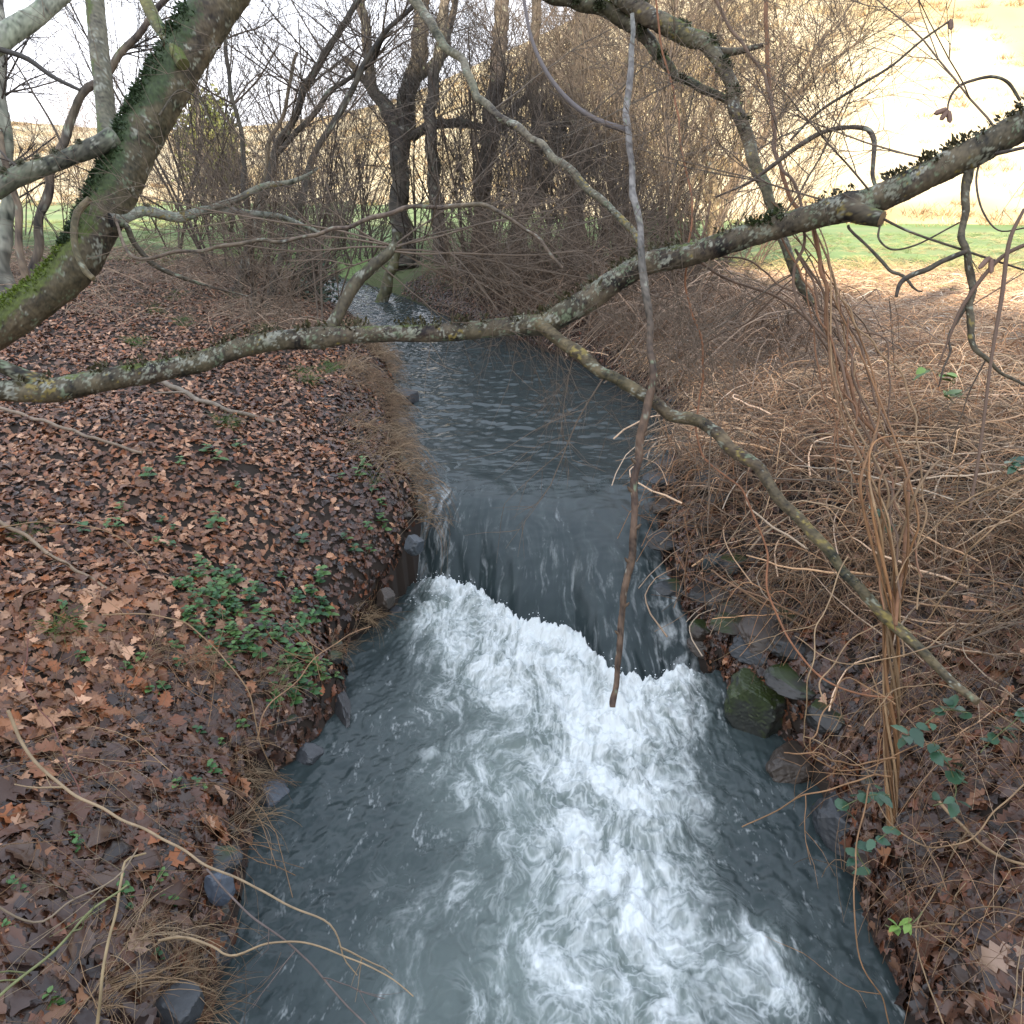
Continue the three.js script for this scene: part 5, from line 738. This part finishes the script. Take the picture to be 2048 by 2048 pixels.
const shrubLots = [
  ['leafless shrub in the dark thicket', 'shrubs of the dark thicket', [0, 2, 4, 0, 2], [[780, 500], [840, 490], [880, 500], [950, 495], [1000, 505], [1030, 490], [1060, 510], [1100, 500], [1140, 510], [1180, 500], [1210, 515], [1250, 505], [1010, 470], [1120, 480], [930, 470], [1060, 470], [1170, 480], [1230, 480]], 1.0],
  ['thin leafless shrub on the left bank', 'thin shrubs on the left bank', [1, 4, 3], [[600, 620], [430, 470], [560, 500], [610, 520], [660, 510], [690, 490], [540, 460], [640, 470], [370, 460], [470, 520], [580, 540]], 0.85],
  ['slender leafless sapling clump standing at mid distance on the left bank', 'slender sapling clumps on the left bank', [6, 7, 6], [[330, 470], [420, 520], [540, 545], [640, 530], [690, 520]], 0.9],
  ['slender leafless sapling clump before the trunks of the dark thicket', 'slender sapling clumps before the thicket', [7, 6, 7], [[900, 555], [1000, 560], [1090, 570], [1180, 560], [1280, 550]], 0.9],
  ['low twiggy bush beside the upper stream', 'low bushes beside the upper stream', [5, 3, 5], [[560, 565], [520, 575], [1020, 590], [1080, 600], [1130, 590], [1190, 600], [980, 580], [900, 570], [940, 560], [1240, 590], [480, 590], [870, 540], [1300, 560], [1160, 560], [1060, 560]], 0.75],
  ['tan leafless shrub on the right in front of the bright hillside', 'tan shrubs before the hillside', [1, 3, 1], [[1300, 520], [1380, 520], [1420, 500], [1270, 500], [1340, 490]], 1.0],
  ['leafless shrub at the edge of the meadow on the far left', 'shrubs at the meadow edge on the left', [1, 4], [[120, 440], [220, 435], [290, 440], [40, 445], [340, 438], [160, 425]], 0.9],
];
const usedProto = new Set();
const whereabouts = (group, px) => group.includes('dark') ? (px < 900 ? ', left of the straight grey trunk' : px < 1050 ? ', beside the leaning double stem' : px < 1150 ? ', around the trunk wrapped in twigs' : ', right of the trunk wrapped in twigs')
  : group.includes('low') ? (px < 620 ? ', on its left bank' : px < 960 ? ', at its far bend' : px < 1120 ? ', on its right bank left of the limb fork' : ', on its right bank behind the hanging stick')
  : group.includes('thin') ? (px < 460 ? ', close to the mossy trunk' : px < 560 ? ', by the leaning saplings' : ', nearest the water') : '';
for (const [label, group, kinds, list, sc] of shrubLots) list.forEach(([px, py], k) => {
  const i = kinds[k % kinds.length], pr = protos[i], p = cast(px, py); let o;
  if (p.x > xl(p.z) - 0.1 && p.x < xr(p.z) + 0.1 && p.z > -21) p.x = (p.x - xl(p.z) < xr(p.z) - p.x) ? xl(p.z) - 0.25 : xr(p.z) + 0.25;
  p.y = ground(p.x, p.z) - 0.03;
  if (!usedProto.has(i)) { usedProto.add(i); pr.name = numbered('bare_shrub'); scene.add(pr); pr.position.copy(p); o = pr; } else o = dup(pr, p, rr(0, 6.28), 1);
  o.scale.setScalar(sc * rr(0.85, 1.2)); tag(o, label + whereabouts(group, px), 'shrub', group + whereabouts(group, px));
});
// sunlit evergreen bush on the meadow and a holly
function leafyBush(name, label, p, w, h, n, cols, size) {
  const t = thing(name, label, 'bush', p), b = new Batch(), st = new Batch();
  for (let k = 0; k < 7; k++) grow(st, V(0, 0, 0), V(rr(-0.5, 0.5), 1, rr(-0.5, 0.5)), h * 0.7, w * 0.03, 1, { wob: 0.15, trop: 0, col: DARK, kids: [4], seg: 0.3 });
  const sg = mesh('stem', st.geometry(), VC, t); sg.position.set(0, 0, 0);
  for (let k = 0; k < n; k++) {
    const u = Math.pow(rnd(), 0.7), a = rr(0, 6.283), ph = Math.acos(rr(-0.6, 1)), q = V(Math.sin(ph) * Math.cos(a) * w * u, h * 0.5 + Math.cos(ph) * h * 0.5 * u, Math.sin(ph) * Math.sin(a) * w * u), f = 0.75 + 0.5 * N(q.x / w * 2.5, q.y / h * 3, q.z / w * 2.5);
    q.x *= f; q.z *= f; q.y *= 0.8 + 0.2 * f; const d = V(rr(-1, 1), rr(-1, 1), rr(-1, 1)).normalize(), e = d.clone().cross(V(rr(-1, 1), rr(-1, 1), rr(-1, 1))).normalize().multiplyScalar(size * 0.35), c = mul(pick(cols), rr(0.7, 1.3));
    b.tri([q, q.clone().addScaledVector(d, size * 0.5).add(e), q.clone().addScaledVector(d, size), q.clone().addScaledVector(d, size * 0.5).sub(e)], c);
  }
  mesh('foliage', b.geometry(), LEAF, t); return t;
}
{ const g = (px, d) => { const p = at(px, 400, d); p.y = ground(p.x, p.z) - 0.1; return p; };
  leafyBush('evergreen_bush', 'yellowish green evergreen tree standing in the sun beyond the meadow', g(415, 42), 2.0, 6.3, 4200, [[0.11, 0.13, 0.03], [0.14, 0.15, 0.04], [0.08, 0.1, 0.025]], 0.28);
  leafyBush('holly_bush', 'dark green holly between the left saplings', g(585, 13), 0.6, 1.0, 420, [[0.03, 0.07, 0.035], [0.04, 0.09, 0.045]], 0.09);
  leafyBush('low_evergreen', 'low dark green bramble mound beside the upper stream', g(575, 10.5), 0.55, 0.45, 260, [[0.03, 0.06, 0.04], [0.05, 0.08, 0.05]], 0.08);
  leafyBush('hedge_bush', 'green mound at the meadow edge right of the thicket', g(1240, 24), 1.7, 1.2, 1500, [[0.1, 0.17, 0.06], [0.13, 0.2, 0.08]], 0.14); }
// scrub and dry tussocks on the sunlit slope, far off and beyond counting
tag(instanced('hillside_scrub', (() => { const b = new Batch(); for (let k = 0; k < 46; k++) { const a = rr(0, 6.28), d = V(Math.cos(a), rr(0.6, 1.8), Math.sin(a)).normalize(), o = V(rr(-0.5, 0.5), 0, rr(-0.5, 0.5)), e = V(-d.z, 0, d.x).multiplyScalar(0.05), v = rr(0.6, 1.3); b.tri([o.clone().sub(e), o.clone().add(e), o.clone().addScaledVector(d, rr(0.6, 1.1))], [v, v, v]); } return b.geometry(); })(), LEAF, ...many(22000, () => {
  const az = rr(-0.95, 0.95), k = smoothstep(az, -0.35, 0.3), r = lerp(86, 43, k) + 150 * rnd() ** 1.3, x = r * Math.sin(az), z = -r * Math.cos(az), f = fbm(x * 0.07, 4, z * 0.07, 3); if (rnd() > 0.45 + 1.6 * f) return null;
  const s = rr(0.35, 1.1); return [new THREE.Matrix4().compose(V(x, ground(x, z) - 0.2, z), new THREE.Quaternion().setFromAxisAngle(UP, rr(0, 6.28)), V(s, s * rr(0.5, 0.9), s)), mul(pick([[0.4, 0.3, 0.17], [0.34, 0.24, 0.12], [0.46, 0.38, 0.24], [0.28, 0.18, 0.1]]), rr(0.8, 1.2))];
})), 'dry scrub and tussocks on the sunlit hillside', 'scrub');
{ const wood = protos[2], list = [], geos = wood.children.map((c) => c.geometry), g = mergeGeometries(geos.slice(0, 4));
  tag(instanced('far_wood', g, VC, ...many(16, () => { const az = rr(-0.75, 0.1), r = rr(100, 170), x = r * Math.sin(az), z = -r * Math.cos(az), s = rr(1.3, 2.4); return [new THREE.Matrix4().compose(V(x, ground(x, z) - 0.3, z), new THREE.Quaternion().setFromAxisAngle(UP, rr(0, 6.28)), V(s * 1.2, s, s * 1.2)), [3.2, 3.0, 2.9]]; })), 'leafless wood on the far slope at the left', 'wood'); }
// flying drops and foam flecks along the crest of the plunge
tag(instanced('spray_drops', new THREE.IcosahedronGeometry(1, 1), std({ color: new THREE.Color().setRGB(0.8, 0.84, 0.86), roughness: 0.4 }), ...many(900, () => {
  const x = rr(-0.6, 0.98), zz = waterParts(x, zPlunge(x)).zp, z = zz + 0.02 + rr(-0.05, 0.4) * rnd(); if (N(x * 9, 1, 2) + N(x * 23, 1, 2) < -0.1) return null; const h = rnd() ** 2.2 * 0.05 * (0.5 + Math.abs(N(x * 9, 1, 2)) * 2), r = rr(0.0008, 0.0028); return [new THREE.Matrix4().compose(V(x, waterY(x, z) + h, z), new THREE.Quaternion(), V(r * rr(0.7, 1.8), r * rr(0.7, 1.6), r)), [1, 1, 1]];
})), 'white drops thrown up along the crest of the foam', 'spray');
//@@END
renderer.render(scene, camera);
